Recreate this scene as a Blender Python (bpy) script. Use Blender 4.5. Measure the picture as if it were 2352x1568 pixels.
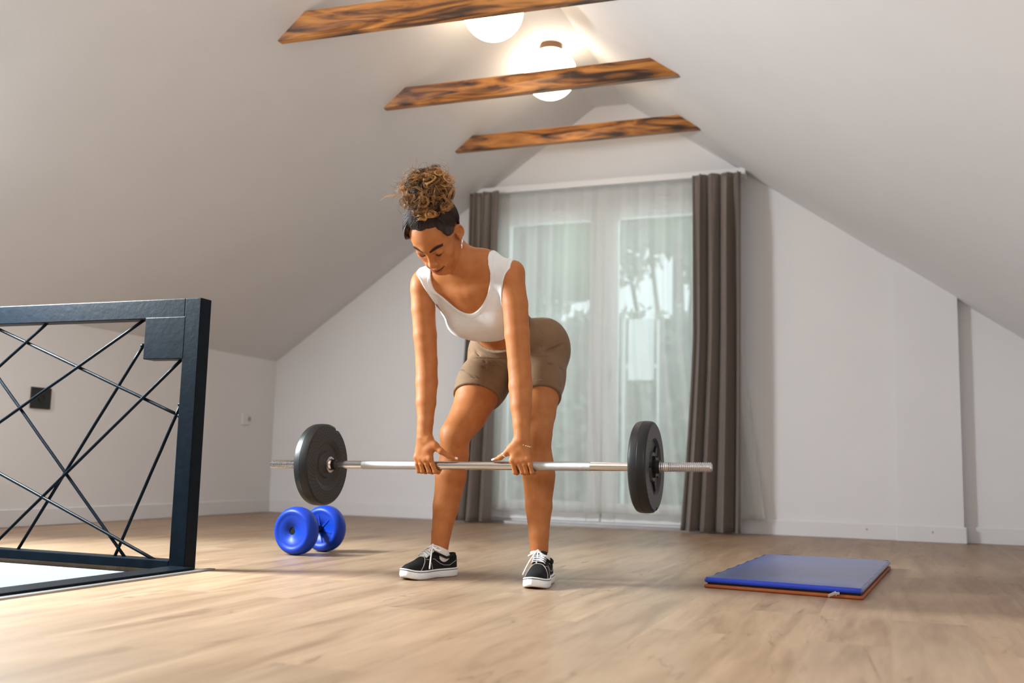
import bpy, bmesh, math, random
import numpy as np
from math import sin, cos, pi, sqrt, atan, atan2
from mathutils import Vector, Matrix

# ------------------------------------------------------------------ clear
for o in list(bpy.data.objects): bpy.data.objects.remove(o)
scene = bpy.context.scene
COL = scene.collection
rng = np.random.default_rng(7)
random.seed(7)

# ------------------------------------------------------------------ camera (35 mm lens, slight roll)
FPX = 2287.0; CAMH = 0.40
_roll = atan(.0242); _pitch = atan(285/2287.); _yaw = atan(871/sqrt(2287.**2+285**2))
_H = np.array([-sin(_yaw), cos(_yaw), 0.]); _R0 = np.array([cos(_yaw), sin(_yaw), 0.]); _Z = np.array([0, 0, 1.])
CF = cos(_pitch)*_H+sin(_pitch)*_Z; _U0 = -sin(_pitch)*_H+cos(_pitch)*_Z
CR = cos(_roll)*_R0+sin(_roll)*_U0; CU = -sin(_roll)*_R0+cos(_roll)*_U0
CC = np.array([0, 0, CAMH])
cam = bpy.data.cameras.new('camera'); camo = bpy.data.objects.new('camera', cam); COL.objects.link(camo)
m = Matrix.Identity(4)
for i in range(3):
    m[i][0] = CR[i]; m[i][1] = CU[i]; m[i][2] = -CF[i]; m[i][3] = CC[i]
camo.matrix_world = m
cam.sensor_width = 36; cam.lens = 36*FPX/2352; cam.clip_start = .05; cam.clip_end = 300
cam.dof.use_dof = True; cam.dof.focus_distance = 3.5; cam.dof.aperture_fstop = 2.2
scene.camera = camo

# ------------------------------------------------------------------ world, lights, exposure
vs = scene.view_settings
vs.view_transform = 'Standard'; vs.look = 'None'; vs.gamma = 1; vs.use_curve_mapping = False
vs.exposure = 0.16
w = bpy.data.worlds.new('overcast_sky'); scene.world = w; w.use_nodes = True
wn = w.node_tree.nodes; wl = w.node_tree.links; wn.clear()
wo = wn.new('ShaderNodeOutputWorld'); wb = wn.new('ShaderNodeBackground')
wb.inputs[0].default_value = (.80, .92, 1.0, 1); wb.inputs[1].default_value = 1.6
wl.new(wb.outputs[0], wo.inputs[0])

def area_light(name, loc, target, sx, sy, power, color, spread=pi):
    l = bpy.data.lights.new(name, 'AREA'); l.shape = 'RECTANGLE'; l.size = sx; l.size_y = sy
    l.energy = power; l.color = color; l.spread = spread
    o = bpy.data.objects.new(name, l); COL.objects.link(o); o.location = loc
    d = Vector(target)-Vector(loc); o.rotation_euler = d.to_track_quat('-Z', 'Y').to_euler()
    return o
# daylight through the window of the opposite gable, behind and to the left of the camera
area_light('daylight_front_window', (-1.05, -1.52, 1.35), (-1.3, 5.0, 1.0), .7, 1.1, 9, (.86, .93, 1.0))
# daylight through the roof window in the left slope
area_light('daylight_roof_window', (-3.87, 2.48, 1.80), (-1.3, 3.2, .60), .62, .85, 440, (.88, .94, 1.0))
# daylight behind the sheer curtain of the garden doors
# fill lamp at an unseen roof window added to brighten the left slope
area_light('added_right_slope_fill', (.60, 1.35, 1.52), (-3.6, 3.2, 1.0), .5, .8, 24, (.97, .97, 1.0))
area_light('daylight_garden_doors', (-1.85, 7.6, 1.6), (-1.85, 5.0, 0.9), 1.6, 2.0, 22, (.86, .96, 1.0))
# daylight coming up the stairwell
area_light('daylight_stairwell', (-3.3, .9, -1.2), (-3.3, 3.2, -.5), 1.0, 1.0, 4, (.80, .95, 1.0))
# warm fill lamps added under the ceiling to brighten the slopes, without globes
for yy in (2.3, .8, -.8):
    l = bpy.data.lights.new('warm_fill_lamp', 'POINT'); l.energy = 11; l.color = (1.0, .76, .52); l.shadow_soft_size = .16
    o = bpy.data.objects.new('warm_fill_lamp', l); COL.objects.link(o); o.location = (-1.9, yy, 2.6)

# ------------------------------------------------------------------ helpers
def at(x, y, Y):
    """point of the plane at depth Y seen at a photo pixel"""
    d = (x-1176)/FPX*CR-(y-784)/FPX*CU+CF
    return CC+d*(Y/d[1])
def tag(o, label=None, cat=None, group=None, kind=None):
    if label: o['label'] = label
    if cat: o['category'] = cat
    if group: o['group'] = group
    if kind: o['kind'] = kind
    return o
def empty(name, loc=(0, 0, 0), label=None, cat=None, group=None):
    o = bpy.data.objects.new(name, None); COL.objects.link(o); o.location = loc
    o.empty_display_size = .1
    return tag(o, label, cat, group)
def mesh_obj(name, V, F, mat=None, parent=None, smooth=False, mats=None, mi=None):
    me = bpy.data.meshes.new(name)
    me.from_pydata([tuple(map(float, v)) for v in V], [], [tuple(int(i) for i in f) for f in F]); me.update()
    if mats:
        for q in mats: me.materials.append(q)
        if mi is not None: me.polygons.foreach_set('material_index', np.array(mi, dtype=np.int32))
    elif mat: me.materials.append(mat)
    if smooth: me.polygons.foreach_set('use_smooth', np.ones(len(me.polygons), bool))
    o = bpy.data.objects.new(name, me); COL.objects.link(o)
    if parent:
        o.parent = parent
        if parent.parent is None: o.matrix_parent_inverse = Matrix.Translation(-Vector(parent.location))
    return o
class MB:
    """collects solids of ONE mesh"""
    def __init__(s): s.V = []; s.F = []; s.M = []; s.m = 0
    def add(s, V, F):
        n = len(s.V); s.V += [tuple(v) for v in V]; s.F += [tuple(i+n for i in f) for f in F]; s.M += [s.m]*len(F); return s
    def box(s, x0, x1, y0, y1, z0, z1):
        V = [(x, y, z) for z in (z0, z1) for y in (y0, y1) for x in (x0, x1)]
        return s.add(V, [(0, 2, 3, 1), (4, 5, 7, 6), (0, 1, 5, 4), (1, 3, 7, 5), (3, 2, 6, 7), (2, 0, 4, 6)])
    def tube(s, pts, r, n=8, cap=True, squash=None):
        pts = [np.array(p, float) for p in pts]; k = len(pts)
        rs = r if hasattr(r, '__len__') else [r]*k
        t0 = pts[1]-pts[0]; t0 = t0/np.linalg.norm(t0)
        up = np.array([0, 0, 1.]) if abs(t0[2]) < .9 else np.array([1., 0, 0])
        a = np.cross(t0, up); a /= np.linalg.norm(a)
        V = []; F = []
        for i in range(k):
            t = pts[min(i+1, k-1)]-pts[max(i-1, 0)]; t = t/(np.linalg.norm(t)+1e-12)
            a = a-t*(a@t); a /= np.linalg.norm(a)+1e-12; b = np.cross(t, a)
            for j in range(n):
                q = 2*pi*j/n
                V.append(pts[i]+rs[i]*(cos(q)*a+sin(q)*b*(squash or 1)))
        for i in range(k-1):
            for j in range(n):
                j2 = (j+1) % n; F.append((i*n+j, i*n+j2, (i+1)*n+j2, (i+1)*n+j))
        if cap: F.append(tuple(range(n-1, -1, -1))); F.append(tuple((k-1)*n+j for j in range(n)))
        return s.add(V, F)
    def lathe(s, prof, c, axis='x', n=64, closed=False):
        """prof: list of (along axis, radius)"""
        V = []; F = []; c = np.array(c, float)
        ax = {'x': (0, 1, 2), 'y': (1, 2, 0), 'z': (2, 0, 1)}[axis]
        for (h, r) in prof:
            for j in range(n):
                q = 2*pi*j/n; p = np.zeros(3); p[ax[0]] = h; p[ax[1]] = r*cos(q); p[ax[2]] = r*sin(q); V.append(p+c)
        k = len(prof)
        for i in range(k-1 if not closed else k):
            i2 = (i+1) % k
            for j in range(n):
                j2 = (j+1) % n; F.append((i*n+j, i*n+j2, i2*n+j2, i2*n+j))
        if not closed:
            F.append(tuple(range(n-1, -1, -1))); F.append(tuple((k-1)*n+j for j in range(n)))
        return s.add(V, F)
    def prism(s, poly, ax, a, b):
        """2D polygon extruded along axis ax from a to b"""
        def P(u, v, t): return {0: (t, u, v), 1: (u, t, v), 2: (u, v, t)}[ax]
        n = len(poly)
        V = [P(u, v, a) for u, v in poly]+[P(u, v, b) for u, v in poly]
        F = [tuple(range(n)), tuple(range(2*n-1, n-1, -1))]+[(i, i+n, (i+1) % n+n, (i+1) % n) for i in range(n)]
        return s.add(V, F)
    def build(s, name, mat=None, parent=None, smooth=False, bevel=0, seg=2, auto=None, mats=None):
        o = mesh_obj(name, s.V, s.F, mat, parent, smooth, mats, s.M if mats else None)
        bm = bmesh.new(); bm.from_mesh(o.data)
        bmesh.ops.recalc_face_normals(bm, faces=bm.faces)
        if bevel:
            es = [e for e in bm.edges if len(e.link_faces) == 2 and e.calc_face_angle(0) > .5]
            bmesh.ops.bevel(bm, geom=es, offset=bevel, segments=seg, affect='EDGES', profile=.5)
        if auto is not None:
            for e in bm.edges:
                if len(e.link_faces) == 2 and e.calc_face_angle(0) > auto: e.smooth = False
            for f in bm.faces: f.smooth = True
        bm.to_mesh(o.data); bm.free()
        return o

# ------------------------------------------------------------------ materials
def nodemat(name):
    mt = bpy.data.materials.new(name); mt.use_nodes = True
    nt = mt.node_tree; b = nt.nodes['Principled BSDF']
    return mt, nt, nt.nodes, nt.links, b
def N(nt, kind, **kw):
    n = nt.nodes.new(kind)
    for k, v in kw.items():
        if k in n.inputs.keys(): n.inputs[k].default_value = v
        else: setattr(n, k, v)
    return n
def ramp(nt, stops, interp='LINEAR'):
    n = nt.nodes.new('ShaderNodeValToRGB'); cr = n.color_ramp; cr.interpolation = interp
    while len(cr.elements) < len(stops): cr.elements.new(.5)
    for e, (p, c) in zip(cr.elements, stops):
        e.position = p; e.color = (*c, 1) if len(c) == 3 else c
    return n
def mat(name, col, rough=.5, metal=0, var=.08, scale=8, bump=0, bscale=200, spec=.5, sheen=0, coat=0):
    """plain painted/plastic/fabric surface with slight procedural variation"""
    mt, nt, ns, ln, b = nodemat(name)
    b.inputs['Roughness'].default_value = rough; b.inputs['Metallic'].default_value = metal
    b.inputs['Specular IOR Level'].default_value = spec
    if sheen: b.inputs['Sheen Weight'].default_value = sheen
    if coat: b.inputs['Coat Weight'].default_value = coat
    tc = N(nt, 'ShaderNodeTexCoord'); nz = N(nt, 'ShaderNodeTexNoise', Scale=scale, Detail=4.0)
    ln.new(tc.outputs['Object'], nz.inputs['Vector'])
    c = np.array(col)
    r = ramp(nt, [(.3, tuple(c*(1-var))), (.7, tuple(np.minimum(c*(1+var), 1)))])
    ln.new(nz.outputs['Fac'], r.inputs[0]); ln.new(r.outputs[0], b.inputs['Base Color'])
    if bump:
        n2 = N(nt, 'ShaderNodeTexNoise', Scale=bscale, Detail=3.0); ln.new(tc.outputs['Object'], n2.inputs['Vector'])
        bp = N(nt, 'ShaderNodeBump', Strength=bump, Distance=.002); ln.new(n2.outputs['Fac'], bp.inputs['Height'])
        ln.new(bp.outputs[0], b.inputs['Normal'])
    return mt
M = {}
M['wall'] = mat('white_wall_paint', (.72, .71, .71), .9, var=.012, scale=3, bump=.15, bscale=300, spec=.2)
M['base'] = mat('white_baseboard', (.69, .68, .69), .45, var=.01)
M['pvc'] = mat('white_window_frame', (.8, .8, .8), .4, var=.01)
M['black_paint'] = mat('black_painted_steel', (.002, .005, .009), .36, var=.25, scale=25, bump=.35, bscale=45, spec=.10)
M['black_plastic'] = mat('black_plastic', (.012, .012, .012), .4, var=.1)
M['blue_vinyl'] = mat('blue_vinyl', (.002, .035, .36), .42, spec=.3, var=.06, bump=.08, bscale=60)
M['black_rubber'] = mat('black_rubber', (.006, .006, .006), .42, spec=.3, var=.2, scale=12, bump=.1, bscale=80)
M['chrome'] = mat('chrome', (.62, .62, .63), .16, metal=1, var=.03)
M['knurl'] = mat('knurled_chrome', (.50, .50, .51), .38, metal=1, var=.03, bump=.6, bscale=900)
M['taupe'] = mat('taupe_curtain', (.160, .128, .108), .42, var=.05, bump=.1, bscale=300, sheen=.3)
M['grey_metal'] = mat('grey_metal', (.35, .33, .32), .4, metal=.8)
M['cap'] = mat('dark_bronze_cap', (.12, .07, .04), .4, metal=.6)

def floor_material():
    mt, nt, ns, ln, b = nodemat('light_oak_laminate')
    tc = N(nt, 'ShaderNodeTexCoord')
    mp = N(nt, 'ShaderNodeMapping'); mp.inputs['Rotation'].default_value = (0, 0, pi/2)
    ln.new(tc.outputs['Object'], mp.inputs['Vector'])
    br = N(nt, 'ShaderNodeTexBrick', Scale=1.0)
    br.inputs['Brick Width'].default_value = 1.28; br.inputs['Row Height'].default_value = .192
    br.inputs['Mortar Size'].default_value = .0010; br.inputs['Mortar Smooth'].default_value = .6
    br.inputs['Color1'].default_value = (0, 0, 0, 1); br.inputs['Color2'].default_value = (1, 1, 1, 1); br.inputs['Mortar'].default_value = (.5, .5, .5, 1)
    br.offset = .37
    ln.new(mp.outputs[0], br.inputs['Vector'])
    # plank-wise offset of the grain
    st = N(nt, 'ShaderNodeMapping'); st.inputs['Scale'].default_value = (6.5, .75, 1)
    ln.new(tc.outputs['Object'], st.inputs['Vector'])
    ad = N(nt, 'ShaderNodeVectorMath', operation='MULTIPLY_ADD'); ad.inputs[1].default_value = (17, 9, 5)
    ln.new(br.outputs['Color'], ad.inputs[0]); ln.new(st.outputs[0], ad.inputs[2])
    g1 = N(nt, 'ShaderNodeTexNoise', Scale=1.6, Detail=6.0, Distortion=.8); ln.new(ad.outputs[0], g1.inputs['Vector'])
    g2 = N(nt, 'ShaderNodeTexNoise', Scale=9.0, Detail=5.0, Distortion=.3); ln.new(ad.outputs[0], g2.inputs['Vector'])
    r1 = ramp(nt, [(.28, (.235, .148, .088)), (.50, (.33, .220, .138)), (.72, (.385, .265, .172))])
    ln.new(g1.outputs['Fac'], r1.inputs[0])
    r2 = ramp(nt, [(.3, (.86, .84, .82)), (.6, (1, 1, 1))]); ln.new(g2.outputs['Fac'], r2.inputs[0])
    mx = N(nt, 'ShaderNodeMix', data_type='RGBA', blend_type='MULTIPLY'); mx.inputs[0].default_value = .8
    ln.new(r1.outputs[0], mx.inputs[6]); ln.new(r2.outputs[0], mx.inputs[7])
    # fine cracks in the printed oak
    cv = N(nt, 'ShaderNodeMapping'); cv.inputs['Scale'].default_value = (.55, .95, 1); ln.new(ad.outputs[0], cv.inputs['Vector'])
    c1 = N(nt, 'ShaderNodeTexNoise', Scale=1.1, Detail=3.5, Distortion=1.6); ln.new(cv.outputs[0], c1.inputs['Vector'])
    rc = ramp(nt, [(.485, (0, 0, 0)), (.4985, (1, 1, 1)), (.5015, (1, 1, 1)), (.515, (0, 0, 0))]); ln.new(c1.outputs['Fac'], rc.inputs[0])
    c2 = N(nt, 'ShaderNodeTexNoise', Scale=2.2, Detail=2.0); ln.new(ad.outputs[0], c2.inputs['Vector'])
    rm = ramp(nt, [(.54, (0, 0, 0)), (.64, (1, 1, 1))]); ln.new(c2.outputs['Fac'], rm.inputs[0])
    mm = N(nt, 'ShaderNodeMath', operation='MULTIPLY'); ln.new(rc.outputs[0], mm.inputs[0]); ln.new(rm.outputs[0], mm.inputs[1])
    m2 = N(nt, 'ShaderNodeMath', operation='MULTIPLY'); m2.inputs[1].default_value = .8; ln.new(mm.outputs[0], m2.inputs[0])
    mk = N(nt, 'ShaderNodeMix', data_type='RGBA'); mk.inputs[7].default_value = (.17, .105, .06, 1)
    ln.new(m2.outputs[0], mk.inputs[0]); ln.new(mx.outputs[2], mk.inputs[6])
    # knots
    vo = N(nt, 'ShaderNodeTexVoronoi', Scale=.62); ln.new(ad.outputs[0], vo.inputs['Vector'])
    rk = ramp(nt, [(.0, (1, 1, 1)), (.035, (.7, .7, .7)), (.10, (0, 0, 0))]); ln.new(vo.outputs['Distance'], rk.inputs[0])
    m3 = N(nt, 'ShaderNodeMath', operation='MULTIPLY'); m3.inputs[1].default_value = .65; ln.new(rk.outputs[0], m3.inputs[0])
    mn = N(nt, 'ShaderNodeMix', data_type='RGBA'); mn.inputs[7].default_value = (.20, .12, .065, 1)
    ln.new(m3.outputs[0], mn.inputs[0]); ln.new(mk.outputs[2], mn.inputs[6])
    # plank tint
    rt = ramp(nt, [(0, (.90, .90, .91)), (1, (1.06, 1.04, 1.02))]); ln.new(br.outputs['Color'], rt.inputs[0])
    mt2 = N(nt, 'ShaderNodeMix', data_type='RGBA', blend_type='MULTIPLY'); mt2.inputs[0].default_value = 1
    ln.new(mn.outputs[2], mt2.inputs[6]); ln.new(rt.outputs[0], mt2.inputs[7])
    mj = N(nt, 'ShaderNodeMix', data_type='RGBA'); mj.inputs[7].default_value = (.30, .19, .11, 1)
    m4 = N(nt, 'ShaderNodeMath', operation='MULTIPLY'); m4.inputs[1].default_value = .45; ln.new(br.outputs['Fac'], m4.inputs[0])
    ln.new(m4.outputs[0], mj.inputs[0]); ln.new(mt2.outputs[2], mj.inputs[6])
    ln.new(mj.outputs[2], b.inputs['Base Color'])
    b.inputs['Roughness'].default_value = .42; b.inputs['Specular IOR Level'].default_value = .35
    bp = N(nt, 'ShaderNodeBump', Strength=.12, Distance=.002); ln.new(g2.outputs['Fac'], bp.inputs['Height']); ln.new(bp.outputs[0], b.inputs['Normal'])
    return mt
M['floor'] = floor_material()

def beam_material():
    mt, nt, ns, ln, b = nodemat('stained_pine')
    tc = N(nt, 'ShaderNodeTexCoord'); mp = N(nt, 'ShaderNodeMapping'); mp.inputs['Scale'].default_value = (1.1, 6, 9)
    ln.new(tc.outputs['Object'], mp.inputs['Vector'])
    n1 = N(nt, 'ShaderNodeTexNoise', Scale=2.2, Detail=7.0, Distortion=1.2); ln.new(mp.outputs[0], n1.inputs['Vector'])
    r1 = ramp(nt, [(.33, (.022, .008, .003)), (.42, (.12, .040, .009)), (.52, (.30, .110, .018)), (.68, (.48, .20, .040))])
    ln.new(n1.outputs['Fac'], r1.inputs[0])
    mp2 = N(nt, 'ShaderNodeMapping'); mp2.inputs['Scale'].default_value = (1.6, 6, 7); mp2.inputs['Location'].default_value = (.3, 0, .2)
    ln.new(tc.outputs['Object'], mp2.inputs['Vector'])
    vo = N(nt, 'ShaderNodeTexVoronoi', Scale=1.5); ln.new(mp2.outputs[0], vo.inputs['Vector'])
    rk = ramp(nt, [(.08, (1, 1, 1)), (.27, (0, 0, 0))]); ln.new(vo.outputs['Distance'], rk.inputs[0])
    mk = N(nt, 'ShaderNodeMix', data_type='RGBA'); mk.inputs[7].default_value = (.018, .008, .004, 1)
    ln.new(rk.outputs[0], mk.inputs[0]); ln.new(r1.outputs[0], mk.inputs[6]); ln.new(mk.outputs[2], b.inputs['Base Color'])
    b.inputs['Roughness'].default_value = .38
    bp = N(nt, 'ShaderNodeBump', Strength=.2, Distance=.003); ln.new(n1.outputs['Fac'], bp.inputs['Height']); ln.new(bp.outputs[0], b.inputs['Normal'])
    return mt
M['beam'] = beam_material()

def globe_material():
    mt, nt, ns, ln, b = nodemat('lit_opal_glass')
    b.inputs['Base Color'].default_value = (.9, .88, .85, 1); b.inputs['Roughness'].default_value = .25
    b.inputs['Emission Color'].default_value = (1.0, .80, .58, 1); b.inputs['Emission Strength'].default_value = 6.0
    return mt
M['globe'] = globe_material()

def glass_material():
    mt, nt, ns, ln, b = nodemat('window_glass'); ns.remove(b)
    out = [n for n in ns if n.type == 'OUTPUT_MATERIAL'][0]
    t = N(nt, 'ShaderNodeBsdfTransparent'); t.inputs[0].default_value = (.93, .97, .95, 1)
    g = N(nt, 'ShaderNodeBsdfGlossy', Roughness=.02); fr = N(nt, 'ShaderNodeFresnel', IOR=1.45)
    mx = N(nt, 'ShaderNodeMixShader'); ln.new(fr.outputs[0], mx.inputs[0]); ln.new(t.outputs[0], mx.inputs[1]); ln.new(g.outputs[0], mx.inputs[2])
    ln.new(mx.outputs[0], out.inputs[0]); return mt
M['glass'] = glass_material()
def sheer_material():
    mt, nt, ns, ln, b = nodemat('white_sheer_voile'); ns.remove(b)
    out = [n for n in ns if n.type == 'OUTPUT_MATERIAL'][0]
    t = N(nt, 'ShaderNodeBsdfTransparent'); d = N(nt, 'ShaderNodeBsdfDiffuse'); d.inputs[0].default_value = (.85, .85, .84, 1)
    tl = N(nt, 'ShaderNodeBsdfTranslucent'); tl.inputs[0].default_value = (.80, .82, .80, 1)
    a = N(nt, 'ShaderNodeMixShader'); a.inputs[0].default_value = .45; ln.new(d.outputs[0], a.inputs[1]); ln.new(tl.outputs[0], a.inputs[2])
    lw = N(nt, 'ShaderNodeLayerWeight', Blend=.35)
    mr = N(nt, 'ShaderNodeMapRange'); mr.inputs['To Min'].default_value = .42; mr.inputs['To Max'].default_value = .85
    ln.new(lw.outputs['Facing'], mr.inputs['Value'])
    mx = N(nt, 'ShaderNodeMixShader'); ln.new(mr.outputs[0], mx.inputs[0]); ln.new(t.outputs[0], mx.inputs[1]); ln.new(a.outputs[0], mx.inputs[2])
    ln.new(mx.outputs[0], out.inputs[0]); return mt
M['sheer'] = sheer_material()
# ------------------------------------------------------------------ the room
XL, XR, YB, YF = -4.49, .883, 6.65, -1.6
ZE = 1.168           # eaves
ZC = 2.97           # flat strip of ceiling
XCL, XCR = -1.921, -1.677
SL = (ZC-ZE)/(XCL-XL); SR = (ZC-ZE)/(XR-XCR)   # slopes
def zl(x): return ZE+SL*(x-XL)
def zr(x): return ZE+SR*(XR-x)
HX0, HX1, HY0, HY1 = XL, -2.40, .6, 2.99        # stair opening
def struct(mb, name, m, **k):
    o = mb.build(name, m, **k); o['kind'] = 'structure'; return o
f = MB(); Z = (-.12, 0)
f.box(XL-.1, XR+.1, HY1+.03, 7.1, *Z); f.box(HX1, XR+.1, YF-.1, HY1+.03, *Z); f.box(XL-.1, HX1, YF-.1, HY0, *Z)
struct(f, 'floor', M['floor'])
# stairwell shaft below the opening
s = MB(); s.box(HX0-.05, HX1+.05, HY1, HY1+.05, -2.6, -.02); s.box(HX1, HX1+.05, HY0, HY1, -2.6, -.12)
s.box(HX0-.05, HX1+.05, HY0-.05, HY0, -2.6, -.12); s.box(HX0-.05, HX0, HY0, HY1, -2.6, -.0); s.box(HX0-.05, HX1+.05, HY0-.05, HY1+.05, -2.65, -2.6)
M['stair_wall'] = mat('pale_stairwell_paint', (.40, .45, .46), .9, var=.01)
struct(s, 'wall_stairwell', M['stair_wall'])
# knee walls
w_ = MB(); w_.box(XL-.12, XL, YF, 7.1, 0, ZE+.06); struct(w_, 'wall_left', M['wall'])
w_ = MB(); w_.box(XR, XR+.12, YF, 7.1, 0, ZE+.06); struct(w_, 'wall_right', M['wall'])
# sloping ceilings and the narrow flat strip
RW = (-4.06, -3.50, 2.02, 2.94)      # roof window: x from, x to, y from, y to
def lslope(x0, x1, y0, y1): c.prism([(x0, zl(x0)), (x1, zl(x1)), (x1-.105, zl(x1)+.15), (x0-.105, zl(x0)+.15)], 1, y0, y1)
c = MB(); lslope(XL, XCL, YF, RW[2]); lslope(XL, XCL, RW[3], 7.1); lslope(XL, RW[0], RW[2], RW[3]); lslope(RW[1], XCL, RW[2], RW[3])
QW = (.30, .72, .90, 1.80)  # opening of the unseen roof window added to light the left slope
def rslope(x0, x1, y0, y1): c.prism([(x0, zr(x0)), (x1, zr(x1)), (x1+.105, zr(x1)+.15), (x0+.105, zr(x0)+.15)], 1, y0, y1)
rslope(XCR, XR, YF, QW[2]); rslope(XCR, XR, QW[3], 7.1); rslope(XCR, QW[0], QW[2], QW[3]); rslope(QW[1], XR, QW[2], QW[3])
c.prism([(XCL, ZC), (XCR, ZC), (XCR, ZC+.15), (XCL, ZC+.15)], 1, YF, 7.1)
struct(c, 'ceiling', M['wall'])
# gable wall with the garden doors, deeper section at the right
WX0, WX1, WZ1 = -2.72, -.98, 2.30
b = MB()
def gz(x): return min(zl(x), zr(x), ZC)+.01
b.prism([(XL, 0), (WX0, 0), (WX0, gz(WX0)), (XL, gz(XL))], 1, YB, YB+.3)
b.prism([(WX0, WZ1), (WX1, WZ1), (WX1, gz(WX1)), (XCR, gz(XCR)), (XCL, gz(XCL)), (WX0, gz(WX0))], 1, YB, YB+.3)
b.prism([(WX1, 0), (.055, 0), (.055, gz(.055)), (WX1, gz(WX1))], 1, YB, YB+.3)
b.prism([(.055, 0), (.42, 0), (.42, gz(.42)), (.055, gz(.055))], 1, YB-.03, YB+.3)
b.prism([(.42, 0), (XR, 0), (XR, gz(XR)), (.42, gz(.42))], 1, YB+.05, YB+.3)
struct(b, 'wall_back', M['wall'])
# opposite gable behind the camera, with a window opening at the left
FX0, FX1, FZ0, FZ1 = -1.45, -.65, .75, 1.95
b = MB()
b.prism([(XL, 0), (FX0, 0), (FX0, gz(FX0)), (XL, gz(XL))], 1, YF-.12, YF)
b.prism([(FX0, 0), (FX1, 0), (FX1, FZ0), (FX0, FZ0)], 1, YF-.12, YF)
b.prism([(FX0, FZ1), (FX1, FZ1), (FX1, gz(FX1)), (FX0, gz(FX0))], 1, YF-.12, YF)
b.prism([(FX1, 0), (XR, 0), (XR, gz(XR)), (XCR, gz(XCR)), (XCL, gz(XCL)), (FX1, gz(FX1))], 1, YF-.12, YF)
struct(b, 'wall_front', M['wall'])
# baseboards
def board(name, boxes):
    q = MB()
    for bx in boxes: q.box(*bx)
    return struct(q, name, M['base'], bevel=.004, seg=1)
BH = .098
board('baseboard_left', [(XL, XL+.014, HY1+.07, YB, 0, BH)])
board('baseboard_back', [(XL, WX0-.06, YB-.014, YB, 0, BH), (WX1+.06, .055, YB-.014, YB, 0, BH), (.041, .434, YB-.044, YB-.03, 0, BH),
                         (.041, .055, YB-.03, YB, 0, BH), (.42, .434, YB-.03, YB+.05, 0, BH), (.434, XR, YB+.036, YB+.05, 0, BH)])
board('baseboard_right', [(XR-.014, XR, YF, YB+.036, 0, BH)])
# garden doors
wn_ = MB()
Y0, Y1 = YB+.05, YB+.12
def frame_rect(mb, x0, x1, z0, z1, t, y0, y1, tb=None):
    tb = tb or t
    mb.box(x0, x0+t, y0, y1, z0, z1); mb.box(x1-t, x1, y0, y1, z0, z1); mb.box(x0+t, x1-t, y0, y1, z1-t, z1); mb.box(x0+t, x1-t, y0, y1, z0, z0+tb)
frame_rect(wn_, WX0, WX1, 0, WZ1, .06, Y0, Y1)
win = struct(wn_, 'window_1', M['pvc'], bevel=.004, seg=1)
mid = (WX0+WX1)/2
for x0, x1 in ((WX0+.06, mid-.005), (mid+.005, WX1-.06)):
    q = MB(); frame_rect(q, x0, x1, .03, WZ1-.05, .095, Y0-.015, Y1-.01, tb=.13); o = q.build('door_leaf', M['pvc'], win, bevel=.006, seg=2)
    q = MB(); q.box(x0+.095, x1-.095, Y0+.02, Y0+.026, .16, WZ1-.145); q.build('pane', M['glass'], o)
q = MB(); q.box(mid+.035, mid+.055, Y0-.045, Y0-.03, .98, 1.10); q.box(mid+.04, mid+.05, Y0-.03, Y0-.012, 1.0, 1.02); q.box(mid+.04, mid+.05, Y0-.03, Y0-.012, 1.07, 1.09)
q.build('handle', M['pvc'], win, bevel=.003, seg=1)
q = MB(); q.box(WX0-.02, WX1+.02, YB-.03, YB+.2, -.0, .018); struct(q, 'trim_1', M['grey_metal'])
# opposite window glazing
q = MB(); frame_rect(q, FX0, FX1, FZ0, FZ1, .05, YF-.1, YF-.04); win2 = struct(q, 'window_2', M['pvc'])
q = MB(); q.box(FX0+.05, FX1-.05, YF-.075, YF-.07, FZ0+.05, FZ1-.05); q.build('pane', M['glass'], win2)
# roof window frame
q = MB()
def rb(x0, x1, y0, y1, o0=.02, o1=.10): q.prism([(x0-.7*o0, zl(x0)+o0), (x1-.7*o0, zl(x1)+o0), (x1-.7*o1, zl(x1)+o1), (x0-.7*o1, zl(x0)+o1)], 1, y0, y1)
rb(RW[0], RW[1], RW[2], RW[2]+.05); rb(RW[0], RW[1], RW[3]-.05, RW[3]); rb(RW[0], RW[0]+.04, RW[2]+.05, RW[3]-.05); rb(RW[1]-.04, RW[1], RW[2]+.05, RW[3]-.05)
win3 = struct(q, 'window_3', M['pvc'])
q = MB(); rb(RW[0]+.04, RW[1]-.04, RW[2]+.05, RW[3]-.05, .055, .06); q.build('pane', M['glass'], win3)

q = MB()
def rq(x0, x1, y0, y1, o0=.02, o1=.10): q.prism([(x0+.7*o0, zr(x0)+o0), (x1+.7*o0, zr(x1)+o0), (x1+.7*o1, zr(x1)+o1), (x0+.7*o1, zr(x0)+o1)], 1, y0, y1)
rq(QW[0], QW[1], QW[2], QW[2]+.05); rq(QW[0], QW[1], QW[3]-.05, QW[3]); rq(QW[0], QW[0]+.04, QW[2]+.05, QW[3]-.05); rq(QW[1]-.04, QW[1], QW[2]+.05, QW[3]-.05)
added_win4 = struct(q, 'added_window_4', M['pvc'])  # frame of the roof window added for fill light
q = MB(); rq(QW[0]+.04, QW[1]-.04, QW[2]+.05, QW[3]-.05, .055, .06); q.build('pane', M['glass'], added_win4)

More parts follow.
